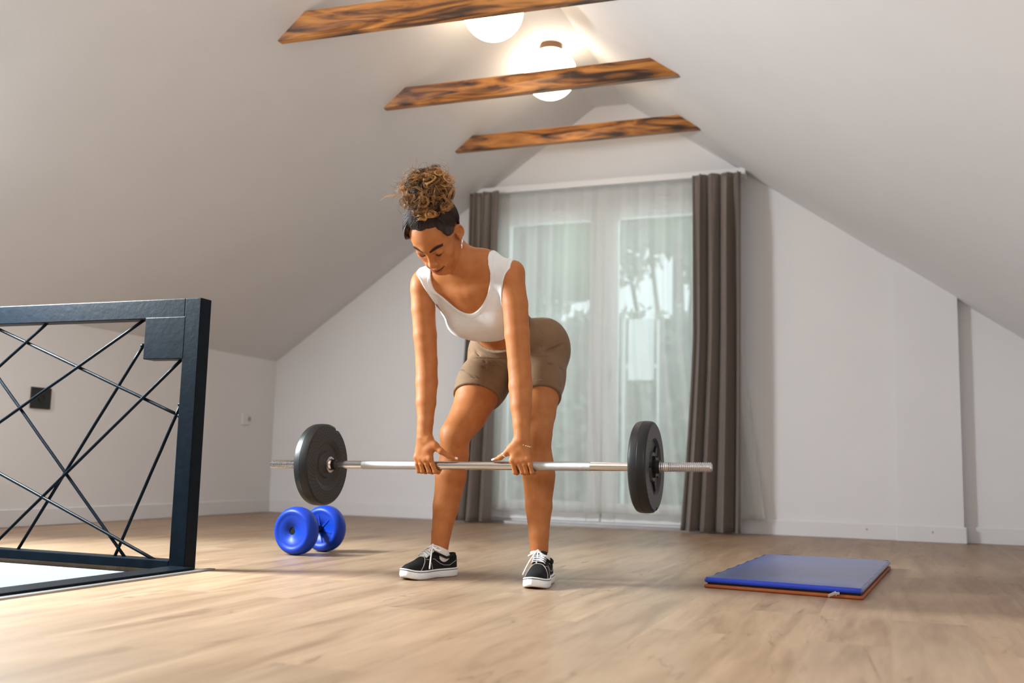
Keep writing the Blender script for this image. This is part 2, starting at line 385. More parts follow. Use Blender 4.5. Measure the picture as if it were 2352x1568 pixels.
# ------------------------------------------------------------------ ceiling beams
def beam(lb, lt, rb_, rt_, label):
    """front-face corners: left bottom, left top, right bottom, right top; 45 mm plank"""
    V = [lb, rb_, rt_, lt]; V = V+[(x, y+.045, z) for x, y, z in V]
    q = MB(); q.add(V, [(0, 1, 2, 3), (7, 6, 5, 4), (0, 4, 5, 1), (1, 5, 6, 2), (2, 6, 7, 3), (3, 7, 4, 0)])
    o = q.build('ceiling_beam', M['beam'], bevel=.003, seg=2)
    tag(o, label, 'beam', 'stained wooden beams across the attic ceiling'); return o
beam((-2.721, 3.888, 2.409), (-2.556, 3.862, 2.525), (-.945, 4.04, 2.460), (-1.11, 4.02, 2.575), 'stained dark wooden collar beam nearest the camera, cut off by the top of the photo')
beam((-2.690, 4.917, 2.431), (-2.543, 4.895, 2.534), (-1.000, 5.075, 2.494), (-1.157, 5.063, 2.604), 'stained wooden collar beam crossing in front of the fully visible lit globe lamp')
beam((-2.651, 5.849, 2.458), (-2.518, 5.831, 2.551), (-1.065, 6.084, 2.540), (-1.197, 6.051, 2.633), 'stained wooden collar beam nearest the curtained garden doors, shortest in view')

# ------------------------------------------------------------------ globe lamps
def globe(x, y, z, label):
    t = empty('ceiling_lamp', (x, y, ZC), label, 'lamp', 'lit globe ceiling lamps')
    R = .160
    q = MB(); q.lathe([(-R*cos(a), max(R*sin(a), .0006)) for a in np.linspace(0, pi, 33)], (x, y, z), 'z', 48); q.build('globe_shade', M['globe'], t, smooth=True)
    q = MB(); q.lathe([(ZC, .07), (ZC-.012, .072), (z+.145, .068), (z+.138, .06)], (x, y, 0), 'z', 40); q.build('mounting_cap', M['cap'], t, smooth=False, auto=.6)
    return t
globe(-1.885, 5.54, 2.785, 'lit white globe ceiling lamp partly crossed by the middle beam')
globe(-1.905, 4.64, 2.785, 'lit white globe ceiling lamp half hidden behind the nearest beam')

# ------------------------------------------------------------------ curtain rod, curtains, sheer
t = empty('curtain_rod', (-1.85, YB-.1, 2.37), 'white curtain track spanning above the garden doors', 'curtain rod')
q = MB(); q.box(-2.965, -.86, YB-.125, YB-.035, 2.355, 2.40); q.build('track', M['pvc'], t, bevel=.004)
q = MB(); q.box(-2.985, -2.965, YB-.13, YB-.0, 2.35, 2.405); q.build('end_cap', M['pvc'], t, bevel=.004)
q = MB(); q.box(-.862, -.842, YB-.13, YB-.0, 2.35, 2.405); q.build('end_cap', M['pvc'], t, bevel=.004)
for xx in (-2.6, -1.85, -1.1):
    q = MB(); q.box(xx-.015, xx+.015, YB-.04, YB, 2.36, 2.40); q.build('bracket', M['pvc'], t)

def drape(name, m, xa, xb, xa2, xb2, ztop, zbot, y, amp, folds, nx, nz, seed, thick=.0012, flare=None, parent=None, sharp=1.0, bulge=0):
    """pleated cloth hanging from ztop to zbot; edges move from (xa,xb) at top to (xa2,xb2) at the hem"""
    r = np.random.default_rng(seed)
    ph = np.cumsum(r.uniform(.75, 1.3, folds+2)); ph = (ph-ph[0])/(ph[-1]-ph[0])*folds*2*pi
    am = r.uniform(.65, 1.15, folds*2+3); dr = r.uniform(-1, 1, 6)
    V = []
    for j in range(nz+1):
        v = j/nz; z = ztop+(zbot-ztop)*v
        for i in range(nx+1):
            u = i/nx
            p = np.interp(u, np.linspace(0, 1, len(ph)), ph)+.35*sin(v*2.2+dr[0]*3)*sin(u*pi*3+dr[1]*4)
            a = amp*np.interp(u*(len(am)-1), np.arange(len(am)), am)*(.55+.45*min(v*6, 1))*(1+.25*v)
            s_ = sin(p); s_ = math.copysign(abs(s_)**sharp, s_)
            x0 = xa+(xa2-xa)*(flare(v) if flare else v); x1 = xb+(xb2-xb)*(flare(v) if flare else v)
            x = x0+(x1-x0)*u+.18*amp*sin(2*p+dr[2]); yy = y+a*s_+.25*a*sin(2.3*p+v*1.5+dr[3])-bulge*sin(pi*v)*.02
            V.append((x, yy, z))
    n = nx+1
    F = [(j*n+i, j*n+i+1, (j+1)*n+i+1, (j+1)*n+i) for j in range(nz) for i in range(nx)]
    V2 = [(x, yy+thick, z) for x, yy, z in V]; k = len(V)
    F2 = [tuple(k+q for q in reversed(f)) for f in F]
    rim = [(i+1, i, k+i, k+i+1) for i in range(nx)]+[(nz*n+i, nz*n+i+1, k+nz*n+i+1, k+nz*n+i) for i in range(nx)]
    rim += [(j*n, (j+1)*n, k+(j+1)*n, k+j*n) for j in range(nz)]+[((j+1)*n+nx, j*n+nx, k+j*n+nx, k+(j+1)*n+nx) for j in range(nz)]
    return mesh_obj(name, V+V2, F+F2+rim, m, parent, smooth=True)
fl = lambda v: max(0, (v-.45)/.55)**1.3
cr = drape('curtain', M['taupe'], -1.185, -.865, -1.262, -.87, 2.352, .012, YB-.190, .052, 4, 150, 60, 11, flare=fl)
tag(cr, 'taupe floor-length curtain gathered at the right end of the track', 'curtain', 'taupe curtains at the garden doors')
cl = drape('curtain', M['taupe'], -2.80, -2.565, -2.89, -2.575, 2.352, .012, YB-.185, .046, 3, 130, 60, 5, flare=fl)
tag(cl, 'taupe floor-length curtain gathered at the left end of the track behind the lifter', 'curtain', 'taupe curtains at the garden doors')
sh = drape('sheer_curtain', M['sheer'], -2.80, -.885, -2.80, -.735, 2.352, .095, YB-.085, .008, 15, 420, 40, 3, thick=.0006, flare=lambda v: max(0, (v-.5)/.5))
tag(sh, 'white sheer curtain hanging between the two taupe curtains', 'curtain')

# ------------------------------------------------------------------ sockets on the left knee wall
t = empty('wall_socket', (XL, 4.34, .71), 'black square wall socket on the left knee wall seen through the railing', 'socket')
q = MB(); q.box(XL, XL+.01, 4.268, 4.412, .655, .775); q.build('cover_plate', M['black_plastic'], t, bevel=.003)
q = MB(); q.lathe([(XL+.010, .022), (XL+.014, .022), (XL+.0145, .019), (XL+.011, .018)], (0, 4.34, .715), 'x', 24); q.build('socket_ring', M['black_plastic'], t)
t = empty('wall_outlet', (XL, 6.30, .70), 'small white outlet box low on the left knee wall near the corner', 'outlet')
q = MB(); q.box(XL, XL+.012, 6.235, 6.33, .655, .745); q.build('cover_plate', M['base'], t, bevel=.003)
q = MB(); q.box(XL+.012, XL+.02, 6.30, 6.325, .685, .715); q.build('switch_rocker', M['grey_metal'], t, bevel=.002)
# screw caps in the back baseboard
for k, x in enumerate((-.13, .245, -4.0, -.93)):
    yb = YB-.044 if k == 1 else YB-.014
    q = MB(); q.lathe([(yb-.002, .006), (yb+.004, .006)], (x, 0, .062), 'y', 12) if False else q.add(*[[(x+.006*cos(a), yb-.0015, .062+.006*sin(a)) for a in np.linspace(0, 2*pi, 13)[:-1]]+[(x+.006*cos(a), yb+.003, .062+.006*sin(a)) for a in np.linspace(0, 2*pi, 13)[:-1]], [tuple(range(12))]+[(i, i+12, (i+1) % 12+12, (i+1) % 12) for i in range(12)]])
    o = q.build('trim_%d' % (k+2), M['grey_metal']); o['kind'] = 'structure'

# ------------------------------------------------------------------ outside: garden
def leaf_mat(name, c1, c2):
    mt, nt, ns, ln, b = nodemat(name)
    tc = N(nt, 'ShaderNodeTexCoord'); nz = N(nt, 'ShaderNodeTexNoise', Scale=1.3, Detail=3.0); ln.new(tc.outputs['Object'], nz.inputs['Vector'])
    r = ramp(nt, [(.35, c1), (.65, c2)]); ln.new(nz.outputs['Fac'], r.inputs[0]); ln.new(r.outputs[0], b.inputs['Base Color'])
    b.inputs['Roughness'].default_value = .6; return mt
M['leaf'] = leaf_mat('tree_leaves', (.12, .22, .10), (.26, .38, .20))
M['hedge'] = leaf_mat('hedge_leaves', (.17, .26, .19), (.26, .35, .27))
M['bark'] = mat('bark', (.10, .07, .05), .9, var=.3)
q = MB(); q.box(-40, 30, 7.2, 60, -3.1, -3.0); g = q.build('garden_ground', mat('lawn', (.16, .26, .12), .9, var=.2, scale=1)); g['kind'] = 'structure'
def leaves(mb_r, c, rad, n, size, r):
    V = []; F = []
    P = r.normal(size=(n, 3)); P /= np.linalg.norm(P, axis=1)[:, None]; P *= r.uniform(.35, 1, n)[:, None]**.6; P = P*np.array(rad)+np.array(c)
    A = r.normal(size=(n, 3)); A /= np.linalg.norm(A, axis=1)[:, None]; B = np.cross(A, r.normal(size=(n, 3))); B /= np.linalg.norm(B, axis=1)[:, None]
    s = size*r.uniform(.6, 1.3, n)[:, None]
    Q = np.stack([P-A*s, P+B*s*.45, P+A*s, P-B*s*.45], 1).reshape(-1, 3)
    return Q, [(4*i, 4*i+1, 4*i+2, 4*i+3) for i in range(n)]
def tree(x, y, zt, rad, n, size, seed, label, blobs=9):
    r = np.random.default_rng(seed)
    t = empty('garden_tree', (x, y, -3), label, 'tree', 'trees beyond the garden doors')
    V = []; F = []
    for k in range(blobs):
        c = (x+r.uniform(-.6, .6)*rad[0], y+r.uniform(-.5, .5)*rad[1], zt-rad[2]+r.uniform(-.65, .65)*rad[2])
        Q, f_ = leaves(None, c, np.array(rad)*r.uniform(.35, .55), n//blobs, size, r)
        F += [tuple(i+len(V) for i in f) for f in f_]; V += list(map(tuple, Q))
    mesh_obj('foliage', V, F, M['leaf'], t)
    q = MB()
    for k in range(14):
        c = (x+r.uniform(-.6, .6)*rad[0], y+.5+r.uniform(-.2, .4)*rad[1], zt-rad[2]+r.uniform(-.45, .6)*rad[2]); R_ = r.uniform(.28, .42)*rad[0]
        q.lathe([(-R_*cos(a), max(R_*sin(a)*(1+.08*sin(5*a+k)), .003)) for a in np.linspace(0, pi, 10)], c, 'z', 14)
    o = q.build('inner_crown', M['leaf'], t, smooth=True); o['kind'] = 'stuff'
    q = MB(); q.tube([(x, y, -3), (x+.1, y, -1), (x, y+.1, zt-rad[2])], [.2, .16, .08], 10); 
    for k in range(5): q.tube([(x, y, -1+k*.5), (x+r.uniform(-.7, .7)*rad[0], y+r.uniform(-.5, .5), zt-rad[2]+r.uniform(-.3, .6)*rad[2])], [.07, .02], 6)
    q.build('trunk', M['bark'], t)
tree(-5.35, 14.0, 6.6, (1.7, 1.5, 2.1), 15000, .10, 1, 'leafy garden tree seen through the left door pane')
tree(-1.85, 14.0, 6.7, (1.65, 1.5, 2.1), 15000, .10, 2, 'leafy garden tree seen through the right door pane')
tree(-3.7, 18.5, 8.7, (2.7, 1.5, 2.35), 14000, .12, 3, 'taller tree standing further back between the two nearer garden trees')
# clipped hedge
r = np.random.default_rng(9)
V = []; F = []
t = empty('garden_hedge', (-4, 11.5, -3), 'tall pale green hedge outside behind the door panes', 'hedge')
n = 26000
P = np.stack([r.uniform(-9, 2, n), 11.2+r.uniform(0, .25, n), r.uniform(-3, 2.2, n)+r.normal(0, .06, n)], 1)
A = r.normal(size=(n, 3)); A /= np.linalg.norm(A, axis=1)[:, None]; B = np.cross(A, r.normal(size=(n, 3))); B /= np.linalg.norm(B, axis=1)[:, None]
Q = np.stack([P-A*.09, P+B*.045, P+A*.09, P-B*.045], 1).reshape(-1, 3)
mesh_obj('foliage', Q, [(4*i, 4*i+1, 4*i+2, 4*i+3) for i in range(n)], M['hedge'], t)
q = MB(); q.box(-9, 2, 11.35, 12.1, -3, 2.14); q.build('dense_core', M['hedge'], t)
# added white panel and posts, standing in for an unidentified bright rectangle
t = empty('garden_white_panel', (-2.3, 10.6, 1.2), 'added white panel standing in for a bright shape behind the right door pane', 'panel')
q = MB(); q.box(-2.664, -2.384, 10.70, 10.74, 1.368, 2.045); q.build('panel_board', mat('white_board', (.9, .9, .9), .6), t)
q = MB(); q.box(-2.735, -2.70, 10.70, 10.74, -3.0, 2.05); q.box(-2.70, -2.664, 10.71, 10.73, 1.5, 1.54); q.build('board_post', mat('white_post', (.75, .77, .77), .6), t)
q = MB(); q.box(-2.345, -2.32, 10.70, 10.74, -3.0, 2.03); q.box(-2.384, -2.345, 10.71, 10.73, 1.5, 1.54); q.build('board_post', bpy.data.materials['white_post'], t)
# ------------------------------------------------------------------ stair railing of black steel
t = empty('stair_railing', (-2.40, 3.02, 0), 'black steel stair railing with a square corner plate and crossing thin rods', 'railing')
RY0, RY1 = 2.99, 3.052
q = MB()
q.add([(-2.43, RY0, .0), (-2.36, RY0, .0), (-2.36, RY1, 0), (-2.43, RY1, 0), (-2.43, RY0, .988), (-2.36, RY0, .988), (-2.36, RY1, .988), (-2.43, RY1, .988)],
      [(0, 3, 2, 1), (4, 5, 6, 7), (0, 1, 5, 4), (1, 2, 6, 5), (2, 3, 7, 6), (3, 0, 4, 7)])
q.build('post', M['black_paint'], t, bevel=.003)
q = MB(); q.box(XL, -2.43, RY0, RY1, .915, .988); q.build('top_rail', M['black_paint'], t, bevel=.003)
q = MB(); q.box(XL, -2.43, RY0, RY1, -.002, .032); q.build('bottom_rail', M['black_paint'], t, bevel=.003)
q = MB(); q.box(-2.608, -2.425, RY0-.001, RY1+.001, .762, .92); q.build('corner_plate', M['black_paint'], t, bevel=.003)
q = MB(); q.tube([at(323, 1300, 3.02), at(323, 1290, 3.02)], [.006, .0055], 10); q.build('pin', M['black_paint'], t, smooth=True)
rods = [((113, 738), (0, 840)), ((0, 757), (414, 955)), ((335, 732), (0, 969)), ((329, 794), (31, 1278)), ((420, 823), (0, 1236)),
        ((0, 872), (302, 1301)), ((0, 1087), (387, 1303)), ((415, 929), (256, 1295))]
for k, (a, b_) in enumerate(rods):
    yy = 3.015+(.010 if k % 2 else 0)
    A = at(*a, yy); B_ = at(*b_, yy); d = B_-A
    if a[0] == 0: A = A-d*min(.9, (A[0]-XL-.05)/abs(d[0]))
    if b_[0] == 0: B_ = B_+d*min(.9, (B_[0]-XL-.05)/abs(d[0]))
    # keep inside the frame heights
    def clip(P, Q):
        d = Q-P
        if P[2] > .93: P = P+d*((P[2]-.93)/-d[2])
        if P[2] < .01: P = P+d*((.01-P[2])/d[2])
        return P
    A = clip(A, B_); B_ = clip(B_, A)
    n_ = 14
    q = MB(); q.tube([A+(B_-A)*i/n_+np.array([0, .0003*sin(i*1.7+k), .0003*cos(i*2.3)]) for i in range(n_+1)], .0062, 10)
    for E_ in (A, B_):
        q.lathe([(-.009*cos(v), max(.011*sin(v), .0004)) for v in np.linspace(0, pi, 8)], E_, 'z', 12)
    q.build('rod', M['black_paint'], t, smooth=True)
tr = empty('stair_opening_frame', (-2.3, 2, 0), 'black steel edge trim lying flush around the stair opening', 'trim')
q = MB(); q.box(-2.42, -2.315, HY0, 2.989, -.03, .014); q.build('edge_strip', M['black_paint'], tr, bevel=.002)
q = MB(); q.box(-2.315, -2.285, HY0, 3.07, -.004, .006); q.build('floor_flange', M['grey_metal'], tr, bevel=.002)

# ------------------------------------------------------------------ barbell
BY = 3.20
def bz(x): return .384+(x+2.16)*(.410-.384)/1.638
TILT = atan((.410-.384)/1.638)
bc = (-1.341, BY, bz(-1.341))
t = empty('barbell', bc, 'chromed barbell loaded with one black plate per side, held in both hands', 'barbell')
def bx(x): return (x+1.341)
def tl(o):   # parts are modelled along x about the origin, then tilted slightly into place
    o.matrix_world = Matrix.Translation(bc) @ Matrix.Rotation(-TILT, 4, 'Y'); return o
def bpart(mb, name, m, **k):
    o = mb.build(name, m, None, **k); o.parent = t; o.matrix_parent_inverse = Matrix.Identity(4)
    o.matrix_basis = Matrix.Rotation(-TILT, 4, 'Y'); return o
q = MB(); R = .0145
q.lathe([(bx(-1.99), R), (bx(-.66), R)], (0, 0, 0), 'x', 40); bpart(q, 'bar', M['chrome'], auto=.6)
for x0, x1 in ((-1.774, -1.49), (-1.19, -.919)):
    q = MB(); q.lathe([(bx(x0), R-.0005), (bx(x0)+.0005, R+.0005), (bx(x1)-.0005, R+.0005), (bx(x1), R-.0005)], (0, 0, 0), 'x', 40); bpart(q, 'knurled_grip', M['knurl'], auto=.6)
for x0, x1 in ((-2.16, -1.96), (-.70, -.522)):
    q = MB(); prof = [(bx(x0), R*.82)]
    n_ = int((x1-x0)/.0062)
    for i in range(n_):
        h = bx(x0)+.002+(x1-x0-.004)*i/n_; p_ = (x1-x0-.004)/n_
        prof += [(h, R-.0016), (h+p_*.25, R-.0012), (h+p_*.4, R+.0012), (h+p_*.75, R+.0012), (h+p_*.9, R-.0012)]
    prof.append((bx(x1), R*.82)); q.lathe(prof, (0, 0, 0), 'x', 32); bpart(q, 'threaded_end', M['chrome'], smooth=False, auto=1.2)
def plate_material():
    mt, nt, ns, ln, b = nodemat('dimpled_black_plate')
    tc = N(nt, 'ShaderNodeTexCoord'); sx = N(nt, 'ShaderNodeSeparateXYZ'); ln.new(tc.outputs['Object'], sx.inputs[0])
    def ma(op, a, c=None, d=None):
        n = N(nt, 'ShaderNodeMath', operation=op)
        for i, v in enumerate((a, c, d)):
            if v is None: continue
            if isinstance(v, (int, float)): n.inputs[i].default_value = v
            else: ln.new(v, n.inputs[i])
        return n.outputs[0]
    y, z = sx.outputs['Y'], sx.outputs['Z']
    r = ma('SQRT', ma('ADD', ma('MULTIPLY', y, y), ma('MULTIPLY', z, z)))
    th = ma('ARCTAN2', z, y)
    # spiral rows of dimples in polar coordinates
    rr = ma('MULTIPLY', ma('SUBTRACT', r, .094), 1/.0092)
    ri = ma('FLOOR', rr); rf = ma('SUBTRACT', ma('SUBTRACT', rr, ri), .5)
    an = ma('ADD', ma('MULTIPLY', th, 44/(2*pi)), ma('MULTIPLY', ri, .42))
    af = ma('SUBTRACT', ma('FRACT', an), .5)
    dr = ma('MULTIPLY', rf, .0092); da = ma('MULTIPLY', ma('MULTIPLY', af, 2*pi/44), r)
    d = ma('SQRT', ma('ADD', ma('MULTIPLY', dr, dr), ma('MULTIPLY', da, da)))
    dot = ma('LESS_THAN', d, .0031)
    ins = ma('MULTIPLY', ma('GREATER_THAN', r, .094), ma('LESS_THAN', r, .1395))
    k = ma('MULTIPLY', dot, ins)
    rim = N(nt, 'ShaderNodeMix', data_type='RGBA'); ln.new(ma('GREATER_THAN', r, .1395), rim.inputs[0])
    rim.inputs[6].default_value = (.030, .028, .027, 1); rim.inputs[7].default_value = (.009, .009, .010, 1)
    mx = N(nt, 'ShaderNodeMix', data_type='RGBA'); ln.new(k, mx.inputs[0]); ln.new(rim.outputs[2], mx.inputs[6])
    mx.inputs[7].default_value = (.003, .003, .003, 1)
    ln.new(mx.outputs[2], b.inputs['Base Color']); b.inputs['Roughness'].default_value = .42; b.inputs['Specular IOR Level'].default_value = .35
    bp = N(nt, 'ShaderNodeBump', Strength=.9, Distance=.003); ln.new(ma('SUBTRACT', 1.0, k), bp.inputs['Height']); ln.new(bp.outputs[0], b.inputs['Normal'])
    return mt
M['plate'] = plate_material()
RP = .1475
def plate(xi, side, notch):
    """lathe profile from inner face to outer face; side=+1 outer face towards +x"""
    T = .058
    P = [(0, .0155), (0, .030), (.004, .032), (.004, .046), (.011, .050), (.011, .074), (.006, .080), (.003, .0865), (.003, .090), (0, .093), (0, RP-.009), (.004, RP-.003), (.011, RP),
         (T/2-.001, RP+.0012), (T/2, RP+.0005), (T/2+.001, RP+.0012), (T-.011, RP), (T-.004, RP-.003), (T, RP-.009), (T, .093), (T-.003, .090), (T-.010, .086), (T-.012, .05), (T-.004, .046), (T-.004, .030), (T-.012, .028), (T-.012, .0155)]
    n = 128; V = []; F = []
    for (h, r_) in P:
        for j in range(n):
            a = 2*pi*j/n; rr = r_
            for na in notch:
                dd = abs((a-na+pi) % (2*pi)-pi)
                if dd < .085 and r_ > .12 : rr = min(rr, .128+.010*(dd/.085)**4)
            V.append((h*side, rr*cos(a), rr*sin(a)))
    k = len(P)
    for i in range(k):
        i2 = (i+1) % k
        for j in range(n):
            j2 = (j+1) % n; F.append((i*n+j, i*n+j2, i2*n+j2, i2*n+j))
    q = MB(); q.add(V, F); o = q.build('weight_plate', M['plate'], None, auto=.55)
    o.parent = t; o.matrix_parent_inverse = Matrix.Identity(4)
    o.matrix_basis = Matrix.Rotation(-TILT, 4, 'Y') @ Matrix.Translation((bx(xi), 0, 0)); return o
plate(-1.916, -1, [atan2(.9, .42)])
pR = plate(-.762, 1, [atan2(-.98, .12)])
# spoke ridges in the recess of the outer face
for ps, side, xi in ((pR, 1, -.762),):
    for k in range(3):
        a = 2*pi*k/3+.9; q = MB()
        q.add([(side*(.048), cos(a+da)*rr, sin(a+da)*rr) for rr, da in ((.040, -.30), (.084, -.10), (.084, .10), (.040, .30))]+[(side*(.054), cos(a+da)*rr, sin(a+da)*rr) for rr, da in ((.042, -.25), (.082, -.08), (.082, .08), (.042, .25))],
              [(0, 1, 2, 3), (7, 6, 5, 4), (0, 4, 5, 1), (1, 5, 6, 2), (2, 6, 7, 3), (3, 7, 4, 0)])
        o = q.build('spoke_ridge', M['black_rubber'], None, bevel=.002); o.parent = ps; o.matrix_basis = Matrix.Identity(4)
# collars
q = MB(); q.lathe([(bx(-1.916), R), (bx(-1.916), .027), (bx(-1.911), .029), (bx(-1.906), .029), (bx(-1.904), .022), (bx(-1.896), .020), (bx(-1.896), R)], (0, 0, 0), 'x', 40, closed=True); bpart(q, 'inner_collar', M['chrome'], auto=.6)
q = MB(); q.lathe([(bx(-1.904), R), (bx(-1.904), .019), (bx(-1.884), .019), (bx(-1.882), R)], (0, 0, 0), 'x', 40, closed=True); bpart(q, 'rubber_ring', M['black_rubber'], auto=.6)
q = MB(); q.lathe([(bx(-.776), R), (bx(-.776), .028), (bx(-.763), .028), (bx(-.763), R)], (0, 0, 0), 'x', 40, closed=True); bpart(q, 'inner_collar', M['chrome'], auto=.6)
for x0, sd in ((-.712, 1), (-1.966, -1)):
    q = MB(); V = []; n = 72; F = []
    hs = [(-.004, 0), (-.004, 1), (.010, 1), (.010, 0)]
    prof = [(0, .016, 0), (0, .030, 1), (.014, .030, 1), (.014, .022, 0), (.024, .021, 0), (.024, .0155, 0)]
    for h, r_, st in prof:
        for j in range(n):
            a = 2*pi*j/n; rr = r_+(.010*max(0, cos(6*a))**2 if st else 0)
            V.append((bx(x0)+sd*h, rr*cos(a), rr*sin(a)))
    k = len(prof)
    for i in range(k):
        i2 = (i+1) % k
        for j in range(n): F.append((i*n+j, i*n+(j+1) % n, i2*n+(j+1) % n, i2*n+j))
    q.add(V, F); bpart(q, 'star_collar', M['black_rubber'], auto=.6)

# ------------------------------------------------------------------ blue dumbbell
A = np.array([-2.375, 3.69, .0905]); D_ = np.array([.06, 1., 0]); D_ /= np.linalg.norm(D_)
t = empty('dumbbell', (A[0], A[1], 0), 'blue vinyl dumbbell with round weights standing behind the barbell', 'dumbbell')
ang = atan2(D_[1], D_[0])
def dpart(mb, name, m, parent=None, **k):
    o = mb.build(name, m, None, **k); p = parent or t; o.parent = p
    o.matrix_parent_inverse = Matrix.Identity(4)
    if p is t: o.matrix_basis = Matrix.Translation((0, 0, RD)) @ Matrix.Rotation(ang, 4, 'Z')
    return o
RD = .102
def disc(h0, T=.078):
    P = [(.007, .016), (.006, .062), (.003, .071), (0, .076), (0, .082), (.004, .090), (.014, .0965), (.022, RD*.985), (.032, RD), (T*.5, RD), (T-.020, RD*.985), (T-.008, .092), (T-.002, .082), (T, .075), (T, .070), (T-.012, .060), (T-.022, .040), (T-.022, .016)]
    q = MB(); q.lathe([(h0+h, r_) for h, r_ in P], (0, 0, 0), 'x', 72, closed=True); return q
LD = .285
dpart(disc(0), 'weight_disc', M['blue_vinyl'], smooth=True)
dpart(disc(LD-.078), 'weight_disc', M['blue_vinyl'], smooth=True)
q = MB(); q.lathe([(.012, .0175), (.015, .0005)] if False else [(.013, .0005), (.010, .015), (.012, .018), (.030, .018), (.058, .0175), (.085, .0165), (LD/2, .0185), (LD-.085, .0165), (LD-.058, .0175), (LD-.012, .018), (LD-.010, .015), (LD-.013, .0005)], (0, 0, 0), 'x', 40)
dpart(q, 'handle', M['black_rubber'], smooth=True)
for h in (.052, LD-.066-.004):
    q = MB()
    for k in range(6):
        a = 2*pi*k/6+.3
        q.add([(h+dx, cos(a)*rr-sin(a)*w, sin(a)*rr+cos(a)*w) for dx in (-.004, .010) for rr, w in ((.017, -.003), (.060, -.0022), (.060, .0022), (.017, .003))],
              [(0, 1, 2, 3), (7, 6, 5, 4), (0, 4, 5, 1), (1, 5, 6, 2), (2, 6, 7, 3), (3, 7, 4, 0)])
    dpart(q, 'rib', M['blue_vinyl'])

# ------------------------------------------------------------------ folded exercise mat
def mat_top_material():
    mt, nt, ns, ln, b = nodemat('blue_coated_fabric')
    tc = N(nt, 'ShaderNodeTexCoord'); mp = N(nt, 'ShaderNodeMapping'); mp.inputs['Scale'].default_value = (1.2, 6, 1); ln.new(tc.outputs['Object'], mp.inputs[0])
    nz = N(nt, 'ShaderNodeTexNoise', Scale=3.0, Detail=3.0); ln.new(mp.outputs[0], nz.inputs['Vector'])
    b.inputs['Base Color'].default_value = (.012, .055, .27, 1); b.inputs['Roughness'].default_value = .42; b.inputs['Specular IOR Level'].default_value = .8
    b.inputs['Coat Weight'].default_value = 1.0; b.inputs['Coat Roughness'].default_value = .34
    bp = N(nt, 'ShaderNodeBump', Strength=.5, Distance=.012); ln.new(nz.outputs['Fac'], bp.inputs['Height']); ln.new(bp.outputs[0], b.inputs['Normal'])
    return mt
M['mat_top'] = mat_top_material()
M['mat_blue'] = mat('blue_mat_side', (.004, .035, .42), .5, var=.05)
M['mat_orange'] = mat('orange_mat_side', (.30, .065, .010), .6, var=.08, scale=20)
M['zip'] = mat('black_zip_tape', (.006, .006, .006), .7, var=.1)
c4 = [np.array(p) for p in ((-.600, 3.512), (-.083, 3.447), (.003, 4.640), (-.522, 4.665))]   # near-left, near-right, far-right, far-left
t = empty('exercise_mat', (-.3, 4.05, 0), 'folded blue and orange exercise mat lying flat on the floor', 'exercise mat')
def mat_layer(z0, z1, off, name, m, rnd, wob, seed, top=False, parent=t):
    r = np.random.default_rng(seed); nx, ny = 40, 72
    def P(u, v, o=0):
        u2 = .5+(u-.5)*(1-2*o/.53); v2 = .5+(v-.5)*(1-2*o/1.2)
        return (c4[0]*(1-u2)+c4[1]*u2)*(1-v2)+(c4[3]*(1-u2)+c4[2]*u2)*v2
    V = []; F = []
    ring = []
    # closed slab built as rounded-edge rings: perimeter loops at several heights then top grid
    us = np.linspace(0, 1, nx+1); vs_ = np.linspace(0, 1, ny+1)
    per = [(u, 0) for u in us[:-1]]+[(1, v) for v in vs_[:-1]]+[(u, 1) for u in us[::-1][:-1]]+[(0, v) for v in vs_[::-1][:-1]]
    K = 7; n = len(per)
    for k in range(K):
        a = -pi/2+pi*k/(K-1); zz = (z0+z1)/2+sin(a)*(z1-z0)/2; o = off+rnd*(1-cos(a))
        for i, (u, v) in enumerate(per):
            p = P(u, v, o); V.append((p[0], p[1], zz+wob*sin(i*.55+seed)*sin(a)**2*(1 if zz > (z0+z1)/2 else 0)))
    for k in range(K-1):
        for i in range(n): F.append((k*n+i, k*n+(i+1) % n, (k+1)*n+(i+1) % n, (k+1)*n+i))
    # top grid sharing no vertices but overlapping the last ring
    b0 = len(V)
    for j, v in enumerate(vs_):
        for i, u in enumerate(us):
            p = P(u, v, off+rnd); e = min(u, 1-u)*.53; e2 = min(v, 1-v)*1.2; h = min(1, e/.05)*min(1, e2/.05)
            edge = i in (0, nx) or j in (0, ny)
            V.append((p[0], p[1], z1+(0 if edge else (.004*h+wob*(sin(v*9+u*3+seed)*.8+sin(u*14+1.3)*.4)*h))))
    for j in range(ny):
        for i in range(nx): F.append((b0+j*(nx+1)+i, b0+j*(nx+1)+i+1, b0+(j+1)*(nx+1)+i+1, b0+(j+1)*(nx+1)+i))
    F.append(tuple(range(n-1, -1, -1)))
    return mesh_obj(name, V, F, m, parent, smooth=True)
mat_layer(.0005, .0125, .0, 'lower_cover', M['mat_orange'], .004, 0, 1)
mat_layer(.012, .0185, .010, 'zip_tape', M['zip'], .001, 0, 2)
mat_layer(.018, .0355, .001, 'upper_cover', M['mat_top'], .0075, .0015, 3)
# bright blue front hem band
q = MB(); n_ = 40; V = []; F = []
for i in range(n_+1):
    u = .012+.976*i/n_; p = c4[0]*(1-u)+c4[1]*u; d = np.array([.1275, .992])
    for a_ in np.linspace(-.6, 1.45, 7):
        rr = .0098; zz = .0267+rr*sin(a_); yy = .0075-(rr-.001)*cos(a_)
        pp = p+d*yy; V.append((pp[0], pp[1], zz))
for i in range(n_):
    for k in range(6): F.append((i*7+k, (i+1)*7+k, (i+1)*7+k+1, i*7+k+1))
mesh_obj('front_hem', V, F, M['mat_blue'], t, smooth=True)
